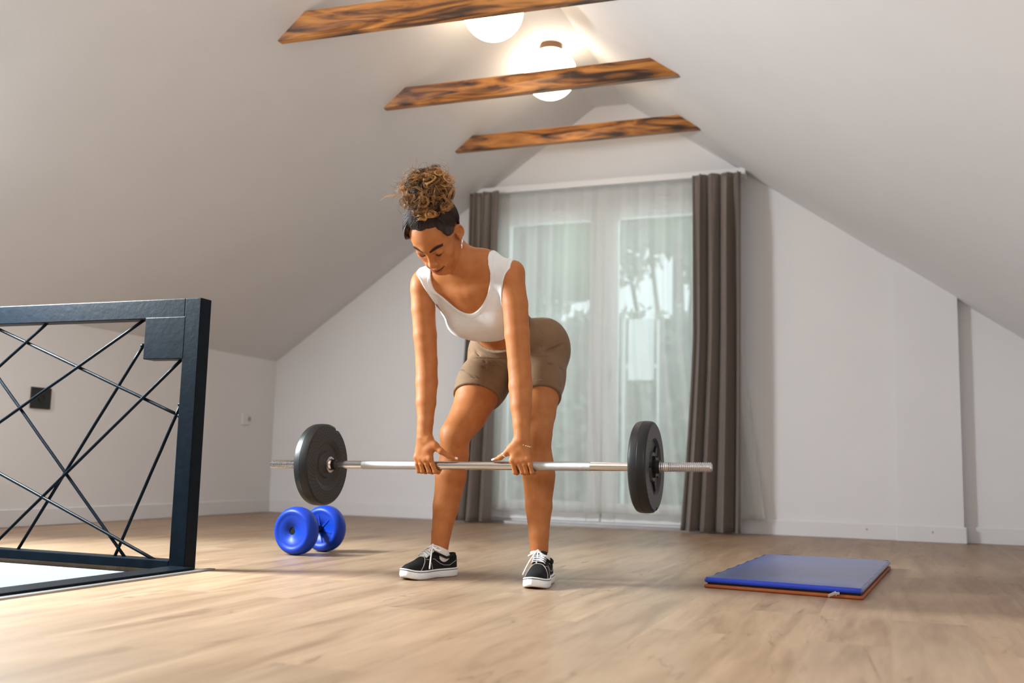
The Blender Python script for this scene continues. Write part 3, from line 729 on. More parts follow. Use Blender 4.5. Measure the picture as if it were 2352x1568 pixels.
# zipper pull
pz = c4[0]*.155+c4[1]*.845
zp = empty('x', (0, 0, 0)); bpy.data.objects.remove(zp)
q = MB(); q.box(pz[0]-.009, pz[0]+.009, pz[1]-.007, pz[1]+.004, .0115, .021); q.lathe([(.008+0, .0018), (.021, .0018)], (pz[0]-.002, pz[1]-.008, .0), 'z', 12)
zo = q.build('zip_slider', M['chrome'], t, bevel=.0015)
q = MB(); dx = np.array([-.024, -.004, -.012]); a0 = np.array([pz[0]-.003, pz[1]-.010, .019]); sx_ = np.array([.0, 0, .0052])
V = [a0+sx_, a0-sx_, a0+dx-sx_*.9, a0+dx+sx_*.9]; V = V+[v+np.array([.0, .0018, 0]) for v in V]
q.add(V, [(0, 1, 2, 3), (7, 6, 5, 4), (0, 4, 5, 1), (1, 5, 6, 2), (2, 6, 7, 3), (3, 7, 4, 0)]); q.build('pull_tab', M['chrome'], zo, bevel=.0008)
# ------------------------------------------------------------------ the person: one implicit surface, meshed in regions
def V3(*a): return np.array(a, float)
def nrm(v): return v/np.linalg.norm(v)
class Prim:
    def __init__(s, f, lo, hi, k=.02, op='add', tags=''):
        s.f, s.lo, s.hi, s.k, s.op, s.tags = f, np.array(lo), np.array(hi), k, op, tags
PR = []
def rcone(a, b, r1, r2, k=.02, op='add', tags=''):
    a = np.array(a, float); b = np.array(b, float)
    def f(X, Y, Z):
        ba = b-a; l2 = ba@ba; rr = r1-r2; a2 = l2-rr*rr; il2 = 1/l2
        px, py, pz = X-a[0], Y-a[1], Z-a[2]
        y = px*ba[0]+py*ba[1]+pz*ba[2]; z = y-l2
        qx, qy, qz = px*l2-ba[0]*y, py*l2-ba[1]*y, pz*l2-ba[2]*y
        x2 = qx*qx+qy*qy+qz*qz; y2 = y*y*l2; z2 = z*z*l2
        kk = np.sign(rr)*rr*rr*x2
        d1 = np.sqrt(x2+z2)*il2-r2; d2 = np.sqrt(x2+y2)*il2-r1
        d3 = (np.sqrt(x2*a2*il2)+y*rr)*il2-r1
        return np.where(np.sign(z)*a2*z2 > kk, d1, np.where(np.sign(y)*a2*y2 < kk, d2, d3))
    r = max(r1, r2)+k+.02
    PR.append(Prim(f, np.minimum(a, b)-r, np.maximum(a, b)+r, k, op, tags))
def ell(c, r, ax=None, k=.02, op='add', tags=''):
    """ellipsoid; ax rows = local axes in world"""
    c = np.array(c, float); r = np.array(r, float); A = np.eye(3) if ax is None else np.array(ax)
    def f(X, Y, Z):
        px, py, pz = X-c[0], Y-c[1], Z-c[2]
        u = (px*A[0, 0]+py*A[0, 1]+pz*A[0, 2]); v = (px*A[1, 0]+py*A[1, 1]+pz*A[1, 2]); w = (px*A[2, 0]+py*A[2, 1]+pz*A[2, 2])
        k0 = np.sqrt((u/r[0])**2+(v/r[1])**2+(w/r[2])**2)+1e-9
        k1 = np.sqrt((u/r[0]**2)**2+(v/r[1]**2)**2+(w/r[2]**2)**2)+1e-9
        return k0*(k0-1)/k1
    R_ = max(r)+k+.02
    PR.append(Prim(f, c-R_, c+R_, k, op, tags))
class Grid:
    def __init__(s, lo, hi, h):
        s.h = h; s.lo = np.array(lo, float); n = np.ceil((np.array(hi)-s.lo)/h).astype(int)+1
        s.ax = [s.lo[i]+h*np.arange(n[i]) for i in range(3)]
        s.D = np.full(n, .3, np.float32)
    def apply(s, prims, D=None):
        D = s.D if D is None else D
        for p in prims:
            sl = []
            for i in range(3):
                a = int(np.floor((p.lo[i]-s.lo[i])/s.h)); b = int(np.ceil((p.hi[i]-s.lo[i])/s.h))+1
                a = max(a, 0); b = min(b, D.shape[i]); sl.append(slice(a, b))
            if any(q.start >= q.stop for q in sl): continue
            X = s.ax[0][sl[0]][:, None, None]; Y = s.ax[1][sl[1]][None, :, None]; Z = s.ax[2][sl[2]][None, None, :]
            d = p.f(X, Y, Z).astype(np.float32); o = D[tuple(sl)]
            if p.op == 'add':
                hh = np.maximum(p.k-np.abs(o-d), 0)/p.k; D[tuple(sl)] = np.minimum(o, d)-hh*hh*p.k*.25
            else:
                d = -d; hh = np.maximum(p.k-np.abs(o-d), 0)/p.k; D[tuple(sl)] = np.maximum(o, d)+hh*hh*p.k*.25
        return D
def surface_nets(D, lo, h, smooth=1):
    S = D < 0
    c = [S[i:S.shape[0]-1+i, j:S.shape[1]-1+j, k:S.shape[2]-1+k] for i in (0, 1) for j in (0, 1) for k in (0, 1)]
    cnt = sum(q.astype(np.int8) for q in c); act = (cnt > 0) & (cnt < 8)
    I, J, K = np.nonzero(act); n = len(I)
    idx = np.full(act.shape, -1, np.int64); idx[I, J, K] = np.arange(n)
    acc = np.zeros((n, 3)); w = np.zeros(n)
    cs = [(i, j, k) for i in (0, 1) for j in (0, 1) for k in (0, 1)]
    for a in cs:
        for ax in range(3):
            if a[ax]: continue
            b = list(a); b[ax] = 1
            da = D[I+a[0], J+a[1], K+a[2]]; db = D[I+b[0], J+b[1], K+b[2]]
            mk = (da < 0) != (db < 0); t = np.where(mk, da/(np.where(mk, da-db, 1)), 0)
            for q in range(3): acc[:, q] += np.where(mk, a[q]+(t if q == ax else 0), 0)
            w += mk
    P = acc/w[:, None]+np.stack([I, J, K], 1)
    V = P*h+lo
    F = []
    for ax in range(3):
        u, v = [(1, 2), (2, 0), (0, 1)][ax]
        sl0 = [slice(None)]*3; sl1 = [slice(None)]*3
        sl0[ax] = slice(0, -1); sl1[ax] = slice(1, None)
        A = S[tuple(sl0)]; B = S[tuple(sl1)]
        ed = np.argwhere(A != B); ed = ed[(ed[:, u] > 0) & (ed[:, v] > 0) & (ed[:, u] < idx.shape[u]) & (ed[:, v] < idx.shape[v]) & (ed[:, ax] < idx.shape[ax])]
        if not len(ed): continue
        sgn = A[tuple(ed.T)]
        e00 = ed.copy(); e10 = ed.copy(); e10[:, u] -= 1; e11 = e10.copy(); e11[:, v] -= 1; e01 = ed.copy(); e01[:, v] -= 1
        q = np.stack([idx[tuple(e.T)] for e in (e00, e10, e11, e01)], 1)
        q[~sgn] = q[~sgn][:, ::-1]
        F.append(q)
    F = np.concatenate(F); F = F[(F >= 0).all(1)]
    for _ in range(smooth):
        nb = np.zeros_like(V); ct = np.zeros(len(V))
        for a, b in ((0, 1), (1, 2), (2, 3), (3, 0)):
            np.add.at(nb, F[:, a], V[F[:, b]]); np.add.at(nb, F[:, b], V[F[:, a]]); np.add.at(ct, F[:, a], 1); np.add.at(ct, F[:, b], 1)
        V = V*.5+.5*nb/np.maximum(ct, 1)[:, None]
    return V, F
def np_mesh(name, V, F, m, parent, attr=None):
    me = bpy.data.meshes.new(name); me.vertices.add(len(V)); me.vertices.foreach_set('co', np.asarray(V, np.float32).ravel())
    me.loops.add(len(F)*4); me.loops.foreach_set('vertex_index', np.asarray(F, np.int32).ravel())
    me.polygons.add(len(F)); me.polygons.foreach_set('loop_start', np.arange(0, len(F)*4, 4, dtype=np.int32))
    me.polygons.foreach_set('use_smooth', np.ones(len(F), bool)); me.update(calc_edges=True); me.validate()
    if m: me.materials.append(m)
    if attr:
        for an, val in attr.items():
            at_ = me.attributes.new(an, 'FLOAT', 'POINT'); at_.data.foreach_set('value', np.asarray(val, np.float32))
    o = bpy.data.objects.new(name, me); COL.objects.link(o)
    if parent:
        o.parent = parent
        if parent.parent is None: o.matrix_parent_inverse = Matrix.Translation(-Vector(parent.location))
    return o

# --- joints (metres, world)
Ms = V3(-1.388, 3.215, 1.045)                 # between the shoulders
Hm = V3(-1.335, 3.60, .845)                   # between the hips
s_ = nrm(Ms-Hm)                               # up the spine
a_ = nrm(V3(1, .06, 0)-s_*(V3(1, .06, 0)@s_)) # towards her left
n_ = np.cross(s_, a_)                         # guess belly direction
if n_[2] > 0: n_ = -n_
TA = [a_, n_, s_]
def T(u, w, v): return Ms+a_*u+n_*w+s_*v      # lateral, front, up
SR_ = V3(-1.561, 3.20, 1.040); SL_ = V3(-1.214, 3.205, 1.055)
ER = at(981, 852, 3.225); EL = at(1195, 862, 3.225)
WR = at(976, 997, 3.188); WL = at(1199, 1003, 3.188)
HR = Hm-a_*.088+V3(0, 0, -.01); HL = Hm+a_*.088+V3(0, 0, -.01)
KR = at(1044, 1018, 3.365); KL = at(1232, 1015, 3.365)
AR = at(1007, 1268, 3.335); AL = at(1239, 1272, 3.335)
# --- trunk
ell(T(0, .0, -.115), (.135, .098, .16), TA, .03, tags='T')
ell(T(0, -.015, -.02), (.135, .062, .070), TA, .04, tags='T')
ell(T(0, .0, -.285), (.112, .082, .12), TA, .05, tags='TS')
ell(Hm+n_*.0+s_*.01, (.150, .100, .115), TA, .05, tags='TS')
for sg in (-1, 1):
    ell(Hm+a_*sg*.082+V3(0, .035, -.006), (.106, .108, .118), None, .03, tags='TS')
    ell(Hm+a_*sg*.125-V3(0, .01, .01), (.066, .09, .10), None, .05, tags='TS')
    ell(T(sg*.072, .062, -.135), (.064, .056, .062), TA, .035, tags='TB')
    rcone(T(sg*.02, .045, -.005), (SR_ if sg < 0 else SL_)+n_*.015+s_*.010, .012, .014, .03, tags='T')       # collar bones
    rcone(T(sg*.115, .012, -.055), T(sg*.135, .0, -.12), .045, .035, .04, tags='T')   # pectoral / lat edge
    rcone(T(sg*.03, -.02, .060), (SR_ if sg < 0 else SL_)+V3(0, .012, .024), .044, .030, .04, tags='T')
    ell(T(sg*.060, -.050, .035), (.062, .045, .055), TA, .05, tags='T')
# --- neck and head frame
RH = np.array([[-0.99962, -0.01988, -0.0189], [0.02631, -0.49983, -0.86573], [0.00776, -0.8659, 0.50016]])
_u, _s, _v = np.linalg.svd(RH); RH = _u@_v
TH = V3(-1.4398, 3.0465, 1.1846); HS = 1.05
def Hd(x, y, z): return TH+RH@(V3(x, y, z)*HS)
HA = RH.T
rcone(Ms+V3(.002, .015, .035), Hd(0, -.028, -.055), .058, .050, .03, tags='TN')
for sg in (-1, 1): rcone(Hd(sg*.052, -.02, -.045), Ms+V3(-sg*.018, -.035, .010), .014, .012, .025, tags='N')
# --- arms
def chain(pts, rs, k, tags):
    for i in range(len(pts)-1): rcone(pts[i], pts[i+1], rs[i], rs[i+1], k, tags=tags)
def arm(S, E, W, sg, f):
    ell(S+V3(-sg*.004, 0, -.006), (.044, .046, .058), None, .03, tags='A')
    chain([S+V3(-sg*.002, 0, -.022), S*.72+E*.28+V3(sg*.0015, 0, 0), S*.42+E*.58, S*.1+E*.9, E*.82+W*.18, E*.50+W*.50, E*.2+W*.8, W+V3(0, 0, -.012)],
          [.041*f, .0400*f, .0395*f, .0365*f, .0370*f, .0335*f, .0265*f, .0245*f], .007, 'A')
    ell(E+V3(0, .020, .004), (.018, .016, .024), None, .02, tags='A')
    ell(W+V3(sg*.014, .0, .010), (.009, .010, .012), None, .02, tags='A')
arm(SR_, ER, WR, -1, 1.06); arm(SL_, EL, WL, 1, 1.10)
# --- legs
def leg(Hh, K, A, sg):
    d = nrm(K-Hh); c = K*.70+A*.30
    chain([Hh+d*.03, Hh*.62+K*.38, Hh*.3+K*.7, K+V3(0, 0, .03)], [.092, .082, .067, .055], .010, 'SL')
    chain([K+V3(0, 0, .03), K+V3(0, .004, -.04), c+V3(0, .008, 0), K*.42+A*.58+V3(0, .006, 0), K*.17+A*.83, A+V3(0, 0, -.02)], [.055, .0515, .0545, .047, .0345, .0305], .008, 'L')
    ell(Hh*.55+K*.45+V3(sg*.016, -.016, .01), (.056, .056, .11), None, .04, tags='SL')
    ell(Hh*.72+K*.28+V3(sg*.010, .045, -.01), (.068, .050, .09), None, .05, tags='SL')
    ell(K+V3(0, -.032, .006), (.028, .021, .032), None, .025, tags='L')
    ell(c+V3(sg*.006, .024, .0), (.042, .036, .085), None, .03, tags='L')
leg(HR, KR, AR, -1); leg(HL, KL, AL, 1)
# --- head, in its own frame (x to her right, y forward, z up, origin between the eyes' level and the ears)
def he(c, r, k=.012, op='add', rot=None, tags='H'):
    A = HA if rot is None else np.array(rot)@HA
    ell(Hd(*c), np.array(r)*HS, A, k, op, tags)
def hc(a, b, r1, r2, k=.008, op='add', tags='H'): rcone(Hd(*a), Hd(*b), r1*HS, r2*HS, k, op, tags)
def rx(t): return [[1, 0, 0], [0, cos(t), sin(t)], [0, -sin(t), cos(t)]]
def rz(t): return [[cos(t), sin(t), 0], [-sin(t), cos(t), 0], [0, 0, 1]]
def ry(t): return [[cos(t), 0, sin(t)], [0, 1, 0], [-sin(t), 0, cos(t)]]
he((0, -.012, .035), (.074, .093, .083), .02)
he((0, .030, .035), (.060, .058, .058), .03)
he((0, .034, -.030), (.055, .052, .062), .03)
he((0, .026, -.075), (.045, .050, .036), .02)
he((0, .068, -.098), (.021, .016, .018), .025)
for sg in (-1, 1):
    hc((sg*.050, .002, -.055), (sg*.020, .062, -.098), .014, .012, .03)
    he((sg*.040, .054, -.028), (.022, .020, .018), .022)
    he((sg*.031, .060, -.062), (.019, .017, .020), .022)
hc((0, .078, .022), (0, .080, -.002), .016, .010, .02)
for sg in (-1, 1):
    he((sg*.033, .101, -.001), (.019, .017, .0125), .016, 'sub')
    hc((sg*.012, .083, .016), (sg*.046, .071, .019), .0085, .0060, .014)
    he((sg*.0325, .0725, -.001), (.0150, .0135, .0125), .004)
    he((sg*.0325, .0745, .0030), (.0165, .0125, .0090), .007)
hc((0, .084, .004), (0, .103, -.031), .0070, .0082, .012)
he((0, .1065, -.0365), (.0095, .0090, .0080), .008)
for sg in (-1, 1):
    he((sg*.0110, .0960, -.0405), (.0072, .0090, .0062), .009)
    he((sg*.0062, .1000, -.0480), (.0030, .0045, .0024), .003, 'sub')
for sg in (-1, 1): hc((sg*.0045, .094, -.022), (sg*.0085, .0950, -.0385), .0060, .0066, .006)
he((0, .078, -.068), (.028, .019, .020), .02)
for sg in (-1, 1): hc((sg*.004, .0970, -.0660), (sg*.0250, .0835, -.0628), .0044, .0018, .005)
hc((-.014, .0900, -.0765), (.014, .0900, -.0765), .0056, .0056, .006)
he((0, .0935, -.0772), (.016, .0062, .0056), .005)
for sg in (-1, 1):
    hc((0, .1030, -.0708), (sg*.017, .0965, -.0694), .0019, .0017, .002, 'sub'); hc((sg*.017, .0965, -.0694), (sg*.0310, .0830, -.0605), .0018, .0012, .002, 'sub')
    he((sg*.0315, .0800, -.0600), (.006, .006, .008), .008)
# ears
for sg in (-1, 1):
    ear = np.array(rz(sg*.45))
    he((sg*.079, -.012, -.004), (.0075, .0185, .0300), .006, rot=ear@np.array(rx(-.15)))
    he((sg*.0755, -.004, -.026), (.006, .009, .011), .006)
    he((sg*.0868, -.0095, .000), (.0078, .0120, .0215), .002, 'sub', rot=ear@np.array(rx(-.15)))
    hc((sg*.0800, -.018, .010), (sg*.0805, -.013, -.012), .0032, .0030, .002)
    he((sg*.0815, -.004, -.004), (.0060, .0065, .0085), .002, 'sub')
    he((sg*.0770, .004, -.006), (.0045, .0040, .0070), .004)
# --- hands
BARR = .0148
def hand(W, sg, px, bar_y=3.2):
    """px: pixels of the four knuckles and of the four finger bends, index first"""
    out = {}
    ks, bs, tb = px
    kn = [at(x, y, 3.174+.002*i) for i, (x, y) in enumerate(ks)]
    C0 = W+V3(0, -.002, -.010)
    rr = [.0098, .0100, .0096, .0086]
    for i in range(4):
        base = C0+V3((kn[i][0]-C0[0])*.55, 0, -.006)
        rcone(base, kn[i], .0145, .0112-.0004*i, .012, tags='D')
        ell(kn[i]+V3(0, -.002, .001), (.0100, .0085, .0100), None, .006, tags='D')
    # palm filling behind the knuckles
    for i in range(3):
        rcone((kn[i]+kn[i+1])/2+V3(0, .004, .006), C0+V3(0, .002, -.022), .0115, .016, .012, tags='D')
    fing = []
    for i in range(4):
        bx_ = at(bs[i][0], bs[i][1], 3.178)
        cx = bz(bx_[0]); r = rr[i]*.88
        k0 = kn[i]
        p1 = V3(bx_[0]*.5+k0[0]*.5, bar_y-BARR-r*1.02, cx+.004)
        p2 = V3(bx_[0], bar_y-.017, cx-.0205)
        p3 = V3(bx_[0]+sg*.001, bar_y+.006, cx-BARR-r*.98)
        p4 = V3(bx_[0]+sg*.003, bar_y+.0225, cx-.010)
        rcone(k0, p1, rr[i]*.98, r*1.0, .005, tags='F%d' % i); rcone(p1, p2, r, r*.99, .003, tags='F%d' % i)
        rcone(p2, p3, r*.99, r*.93, .003, tags='F%d' % i); rcone(p3, p4, r*.92, r*.82, .003, tags='F%d' % i)
        fing.append((p1, p2, p3, p4))
    t0, t1, t2, t3 = tb
    rcone(t0, t1, .0150, .0105, .014, tags='D'); rcone(t1, t2, .0100, .0088, .006, tags='D'); rcone(t2, t3, .0088, .0058, .005, tags='D')
    ell(t2, (.0092, .0085, .0085), None, .004, tags='D')
    # web between thumb and index
    rcone(t0*.5+t1*.5, kn[0]*.6+C0*.4, .0100, .0110, .016, tags='D')
    return kn, fing
yb = 3.188
def onbar(px, y=3.186, lift=0):
    p = at(px[0], px[1], y); p[2] += lift; return p
tR = [at(985, 1012, 3.180), at(1013, 1036, 3.176), at(1031, 1047, 3.186), at(1046, 1052.5, 3.190)]
tL = [at(1186, 1018, 3.180), at(1163, 1040, 3.178), at(1149, 1050, 3.186), at(1135, 1055.5, 3.190)]
for tt in (tR, tL):
    for i in (2, 3):
        need = bz(tt[i][0])+sqrt(max((BARR+(.0080 if i == 2 else .0056))**2-(tt[i][1]-3.2)**2, 0))
        tt[i][2] = max(tt[i][2], need)
knR, fR = hand(WR, 1, ([(988, 1054), (976, 1056), (965.5, 1054), (957, 1050)], [(998, 1080), (984.5, 1082), (969.5, 1080), (960, 1076)], tR))
knL, fL = hand(WL, -1, ([(1177, 1057), (1189, 1060), (1201, 1059), (1214, 1055)], [(1182, 1080), (1199, 1082), (1208, 1078), (1221, 1076)], tL))

# knee-high build
SD = {}
lo = V3(-1.66, 3.02, .045); hi = V3(-1.06, 3.80, 1.21)
HB = (V3(-1.60, 2.89, 1.02), V3(-1.27, 3.23, 1.34))                 # head box
RB = (V3(-1.585, 3.13, .33), V3(-1.40, 3.25, .495)); LB = (V3(-1.245, 3.13, .33), V3(-1.095, 3.25, .495))
body_pr = [p for p in PR]
G = Grid(lo, hi, .0038); G.apply(body_pr)
Vb, Fb = surface_nets(G.D, G.lo, G.h, 2)
def inside(C, B, pad=0): return ((C > B[0]-pad) & (C < B[1]+pad)).all(1)
Cb = Vb[Fb].mean(1)
# keep coarse faces outside the fine boxes
HB2 = HB
def headside(C): return (C-Hd(0, -.03, -.115))@nrm(Hd(0, 0, 0)-Hd(0, -.03, -.115)) > 0
keep = ~(headside(Cb) & inside(Cb, HB)) & ~inside(Cb, RB) & ~inside(Cb, LB)
Fb = Fb[keep]
shells = [(Vb, Fb)]
g2 = Grid(HB[0]-.004, HB[1]+.004, .00165); g2.apply(body_pr); v, f_ = surface_nets(g2.D, g2.lo, g2.h, 1)
c = v[f_].mean(1); kk = ((c-Hd(0, -.03, -.115))@nrm(Hd(0, 0, 0)-Hd(0, -.03, -.115)) > -.0045) & inside(c, HB, .003); shells.append((v, f_[kk]))
for B in (RB, LB):
    g3 = Grid(B[0]-.008, B[1]+.008, .00135); g3.apply(body_pr); v, f_ = surface_nets(g3.D, g3.lo, g3.h, 1)
    c = v[f_].mean(1); shells.append((v, f_[inside(c, B, .003)]))
VA = []; FA = []; n0 = 0
for v, f_ in shells:
    used = np.unique(f_); mp_ = np.full(len(v), -1); mp_[used] = np.arange(len(used)); VA.append(v[used]); FA.append(mp_[f_]+n0); n0 += len(used)
VA = np.concatenate(VA); FA = np.concatenate(FA)
# local head coordinates for lips / brows colouring
L_ = (VA-TH)@RH/HS
def gauss(c, s): return np.exp(-(((L_[:, 0]-c[0])/s[0])**2+((L_[:, 1]-c[1])/s[1])**2+((L_[:, 2]-c[2])/s[2])**2))
lx = np.abs(L_[:, 0])
lip = np.clip(1.7-np.abs((L_[:, 2]+.0725-.0085*(lx/.0275)**2)/(.0105*(1.02-np.minimum(lx/.0275, 1)**1.8)+.0006))*1.35, 0, 1)*(L_[:, 1] > .078)*(L_[:, 1] < .112)*(lx < .0275)*(np.abs(L_[:, 2]+.07) < .017)
brow = np.clip(1.8-np.abs(L_[:, 2]-(.0165+.0085*np.sin(np.clip((lx-.010)/.042, 0, 1)*2.1)))/(.0032+.0030*np.sin(pi*np.clip((lx-.008)/.048, 0, 1)))*1.3, 0, 1)*(lx > .0105)*(lx < .054)*(L_[:, 1] > .05)*(L_[:, 2] > .008)*(L_[:, 2] < .034)
mouth_gap_shade = .95*np.clip(1.5-np.abs(L_[:, 2]+.0710-.0105*(lx/.031)**2)/.0019, 0, 1)*(L_[:, 1] > .078)*(L_[:, 1] < .112)*(lx < .031)  # shade of the gap between the lips, painted dark with the brow tint
flush = np.clip(gauss((0, .108, -.037), (.012, .02, .012))+gauss((-.042, .06, -.03), (.02, .03, .018))+gauss((.042, .06, -.03), (.02, .03, .018)), 0, 1)

def skin_material():
    mt, nt, ns, ln, b = nodemat('skin')
    tc = N(nt, 'ShaderNodeTexCoord'); nz = N(nt, 'ShaderNodeTexNoise', Scale=22, Detail=4.0); ln.new(tc.outputs['Object'], nz.inputs['Vector'])
    r = ramp(nt, [(.35, (.37, .122, .032)), (.65, (.43, .155, .046))]); ln.new(nz.outputs['Fac'], r.inputs[0])
    cur = r.outputs[0]
    for an, col, f in (('flush', (.52, .17, .09), .35), ('lips', (.27, .050, .028), .85), ('brow', (.012, .006, .004), 1.0)):
        a = N(nt, 'ShaderNodeAttribute', attribute_name=an); m_ = N(nt, 'ShaderNodeMath', operation='MULTIPLY'); m_.inputs[1].default_value = f
        ln.new(a.outputs['Fac'], m_.inputs[0]); mx = N(nt, 'ShaderNodeMix', data_type='RGBA'); mx.inputs[7].default_value = (*col, 1)
        ln.new(m_.outputs[0], mx.inputs[0]); ln.new(cur, mx.inputs[6]); cur = mx.outputs[2]
    ln.new(cur, b.inputs['Base Color']); b.inputs['Roughness'].default_value = .56; b.inputs['Specular IOR Level'].default_value = .28
    b.inputs['Subsurface Weight'].default_value = .12; b.inputs['Subsurface Radius'].default_value = (.012, .005, .002); b.inputs['Subsurface Scale'].default_value = .5
    n2 = N(nt, 'ShaderNodeTexNoise', Scale=420, Detail=2.0); ln.new(tc.outputs['Object'], n2.inputs['Vector'])
    bp = N(nt, 'ShaderNodeBump', Strength=.12, Distance=.001); ln.new(n2.outputs['Fac'], bp.inputs['Height']); ln.new(bp.outputs[0], b.inputs['Normal'])
    return mt
M['skin'] = skin_material()
person = empty('person', (-1.31, 3.25, 0), 'woman in white crop top and brown shorts bending over to grip a barbell', 'person')
np_mesh('body', VA, FA, M['skin'], person, {'lips': lip, 'brow': np.maximum(brow, mouth_gap_shade), 'flush': flush})

# --- shorts
M['shorts'] = None
def shorts_material():
    mt, nt, ns, ln, b = nodemat('brown_ribbed_knit')
    tc = N(nt, 'ShaderNodeTexCoord'); nz = N(nt, 'ShaderNodeTexNoise', Scale=14, Detail=4.0); ln.new(tc.outputs['Object'], nz.inputs['Vector'])
    r = ramp(nt, [(.3, (.158, .083, .036)), (.7, (.190, .104, .048))]); ln.new(nz.outputs['Fac'], r.inputs[0])
    at_ = N(nt, 'ShaderNodeAttribute', attribute_name='rib'); wv = N(nt, 'ShaderNodeTexWave', Scale=26.0); wv.bands_direction = 'DIAGONAL'; ln.new(tc.outputs['Object'], wv.inputs['Vector'])
    mm = N(nt, 'ShaderNodeMath', operation='MULTIPLY'); ln.new(at_.outputs['Fac'], mm.inputs[0]); ln.new(wv.outputs['Fac'], mm.inputs[1])
    mw = N(nt, 'ShaderNodeMix', data_type='RGBA'); mw.inputs[7].default_value = (.075, .045, .022, 1); ln.new(mm.outputs[0], mw.inputs[0]); ln.new(r.outputs[0], mw.inputs[6])
    ln.new(mw.outputs[2], b.inputs['Base Color'])
    b.inputs['Roughness'].default_value = .8; b.inputs['Sheen Weight'].default_value = .1; b.inputs['Sheen Roughness'].default_value = .4
    w_ = N(nt, 'ShaderNodeTexNoise', Scale=600, Detail=2.0); ln.new(tc.outputs['Object'], w_.inputs['Vector'])
    bp = N(nt, 'ShaderNodeBump', Strength=.25, Distance=.001); ln.new(w_.outputs['Fac'], bp.inputs['Height']); ln.new(bp.outputs[0], b.inputs['Normal'])
    return mt
M['shorts'] = shorts_material()
pS = [p for p in PR if 'S' in p.tags or 'T' in p.tags]
gs = Grid(V3(-1.62, 3.20, .58), V3(-1.03, 3.80, 1.12), .003); gs.apply(pS)
X = gs.ax[0][:, None, None]; Y = gs.ax[1][None, :, None]; Z_ = gs.ax[2][None, None, :]
def pl(nv, p): nv = nrm(nv); return (X-p[0])*nv[0]+(Y-p[1])*nv[1]+(Z_-p[2])*nv[2]
def hemplane(Hh, K, fr, tilt):
    d = nrm(K-Hh)+tilt; return pl(d, Hh+(K-Hh)*fr)
hR = hemplane(HR, KR, .50, V3(.22, 0, -.1)); hL = hemplane(HL, KL, .565, V3(.12, .0, .0))
side = (X-Hm[0])*a_[0]+(Y-Hm[1])*a_[1]
hem = np.where(side < -.0, hR, hL)
waist = np.where(Z_ < .79, -.3, pl(s_+.30*n_, T(0, 0, -.288)))
off = .0075+.0018*np.clip(1-np.abs(waist+.028)/.028, 0, 1)*0
# creases in the stretched cloth around the groin and hip
def crease(p, q, r_, dep):
    p = np.array(p); q = np.array(q); d = q-p; L2 = d@d
    t_ = np.clip(((X-p[0])*d[0]+(Y-p[1])*d[1]+(Z_-p[2])*d[2])/L2, 0, 1)
    dd = np.sqrt((X-p[0]-t_*d[0])**2+(Y-p[1]-t_*d[1])**2+(Z_-p[2]-t_*d[2])**2)
    return dep*np.exp(-(dd/r_)**2)*np.sin(pi*np.clip(t_, .02, .98))**.4
D = gs.D-off
def sp(x, y):   # surface point under a pixel
    d = (x-1176)/FPX*CR-(y-784)/FPX*CU+CF
    tt = np.linspace(3.3, 4.3, 700); P = CC+d*tt[:, None]
    ii = np.clip(((P-gs.lo)/gs.h).astype(int), 0, np.array(gs.D.shape)-1); vv = gs.D[tuple(ii.T)]
    h_ = np.nonzero(vv < .003)[0]; return P[h_[0]] if len(h_) else P[350]
cre = 0
for pts, r_, dp in (([(1293, 789), (1278, 798), (1250, 810), (1226, 821)], .0055, .008), ([(1261, 752), (1240, 781), (1226, 798)], .006, .007), ([(1226, 836), (1261, 836), (1293, 851)], .0055, .008),
                    ([(1064, 841), (1081, 838), (1113, 845), (1168, 862)], .0045, .006), ([(1066, 799), (1081, 806), (1113, 832), (1144, 847)], .0045, .005), ([(1086, 795), (1102, 819), (1130, 838), (1168, 845)], .005, .007),
                    ([(1110, 812), (1130, 819), (1160, 817)], .004, .005), ([(1240, 735), (1232, 760), (1226, 780)], .008, .004)):
    q_ = [sp(*p) for p in pts]; cc = 0
    for i in range(len(q_)-1):
        p = q_[i]; d = q_[i+1]-p; t_ = np.clip(((X-p[0])*d[0]+(Y-p[1])*d[1]+(Z_-p[2])*d[2])/(d@d), 0, 1)
        dd = (X-p[0]-t_*d[0])**2+(Y-p[1]-t_*d[1])**2+(Z_-p[2]-t_*d[2])**2
        cc = np.maximum(cc, dp*np.exp(-dd/r_**2)*np.sin(pi*np.clip((i+t_)/(len(q_)-1)*.94+.03, 0, 1))**.5)
    cre = np.maximum(cre, cc)
# ribbed knit patch over the right thigh
q_ = [sp(1062, 850), sp(1092, 872), sp(1102, 884)]
D = D+cre*.85
D = np.maximum(D, hem); D = np.maximum(D, waist)
# hem and waist bands
v, f_ = surface_nets(D.astype(np.float32), gs.lo, gs.h, 1)
rib = np.zeros(len(v))
for i in range(2):
    p = q_[i]; d = q_[i+1]-p; t_ = np.clip(((v-p)@d)/(d@d), 0, 1); dd = np.linalg.norm(v-p-t_[:, None]*d, axis=1); rib = np.maximum(rib, np.clip((.016-dd)/.003, 0, 1))
sho = np_mesh('shorts', v, f_, M['shorts'], person, {'rib': rib})
def band(Dm, cond, name, thick, m, par):
    DD = np.maximum(Dm-thick, cond); v, f_ = surface_nets(DD.astype(np.float32), gs.lo, gs.h, 1); return np_mesh(name, v, f_, m, par)
band(gs.D-off+cre*.85, np.maximum(np.abs(hem+.011)-.0105, waist), 'hem_band', .0009, M['shorts'], sho)
band(gs.D-off+cre*.85, np.maximum(np.abs(waist+.020)-.020, .80-Z_), 'waistband', .0011, M['shorts'], sho)

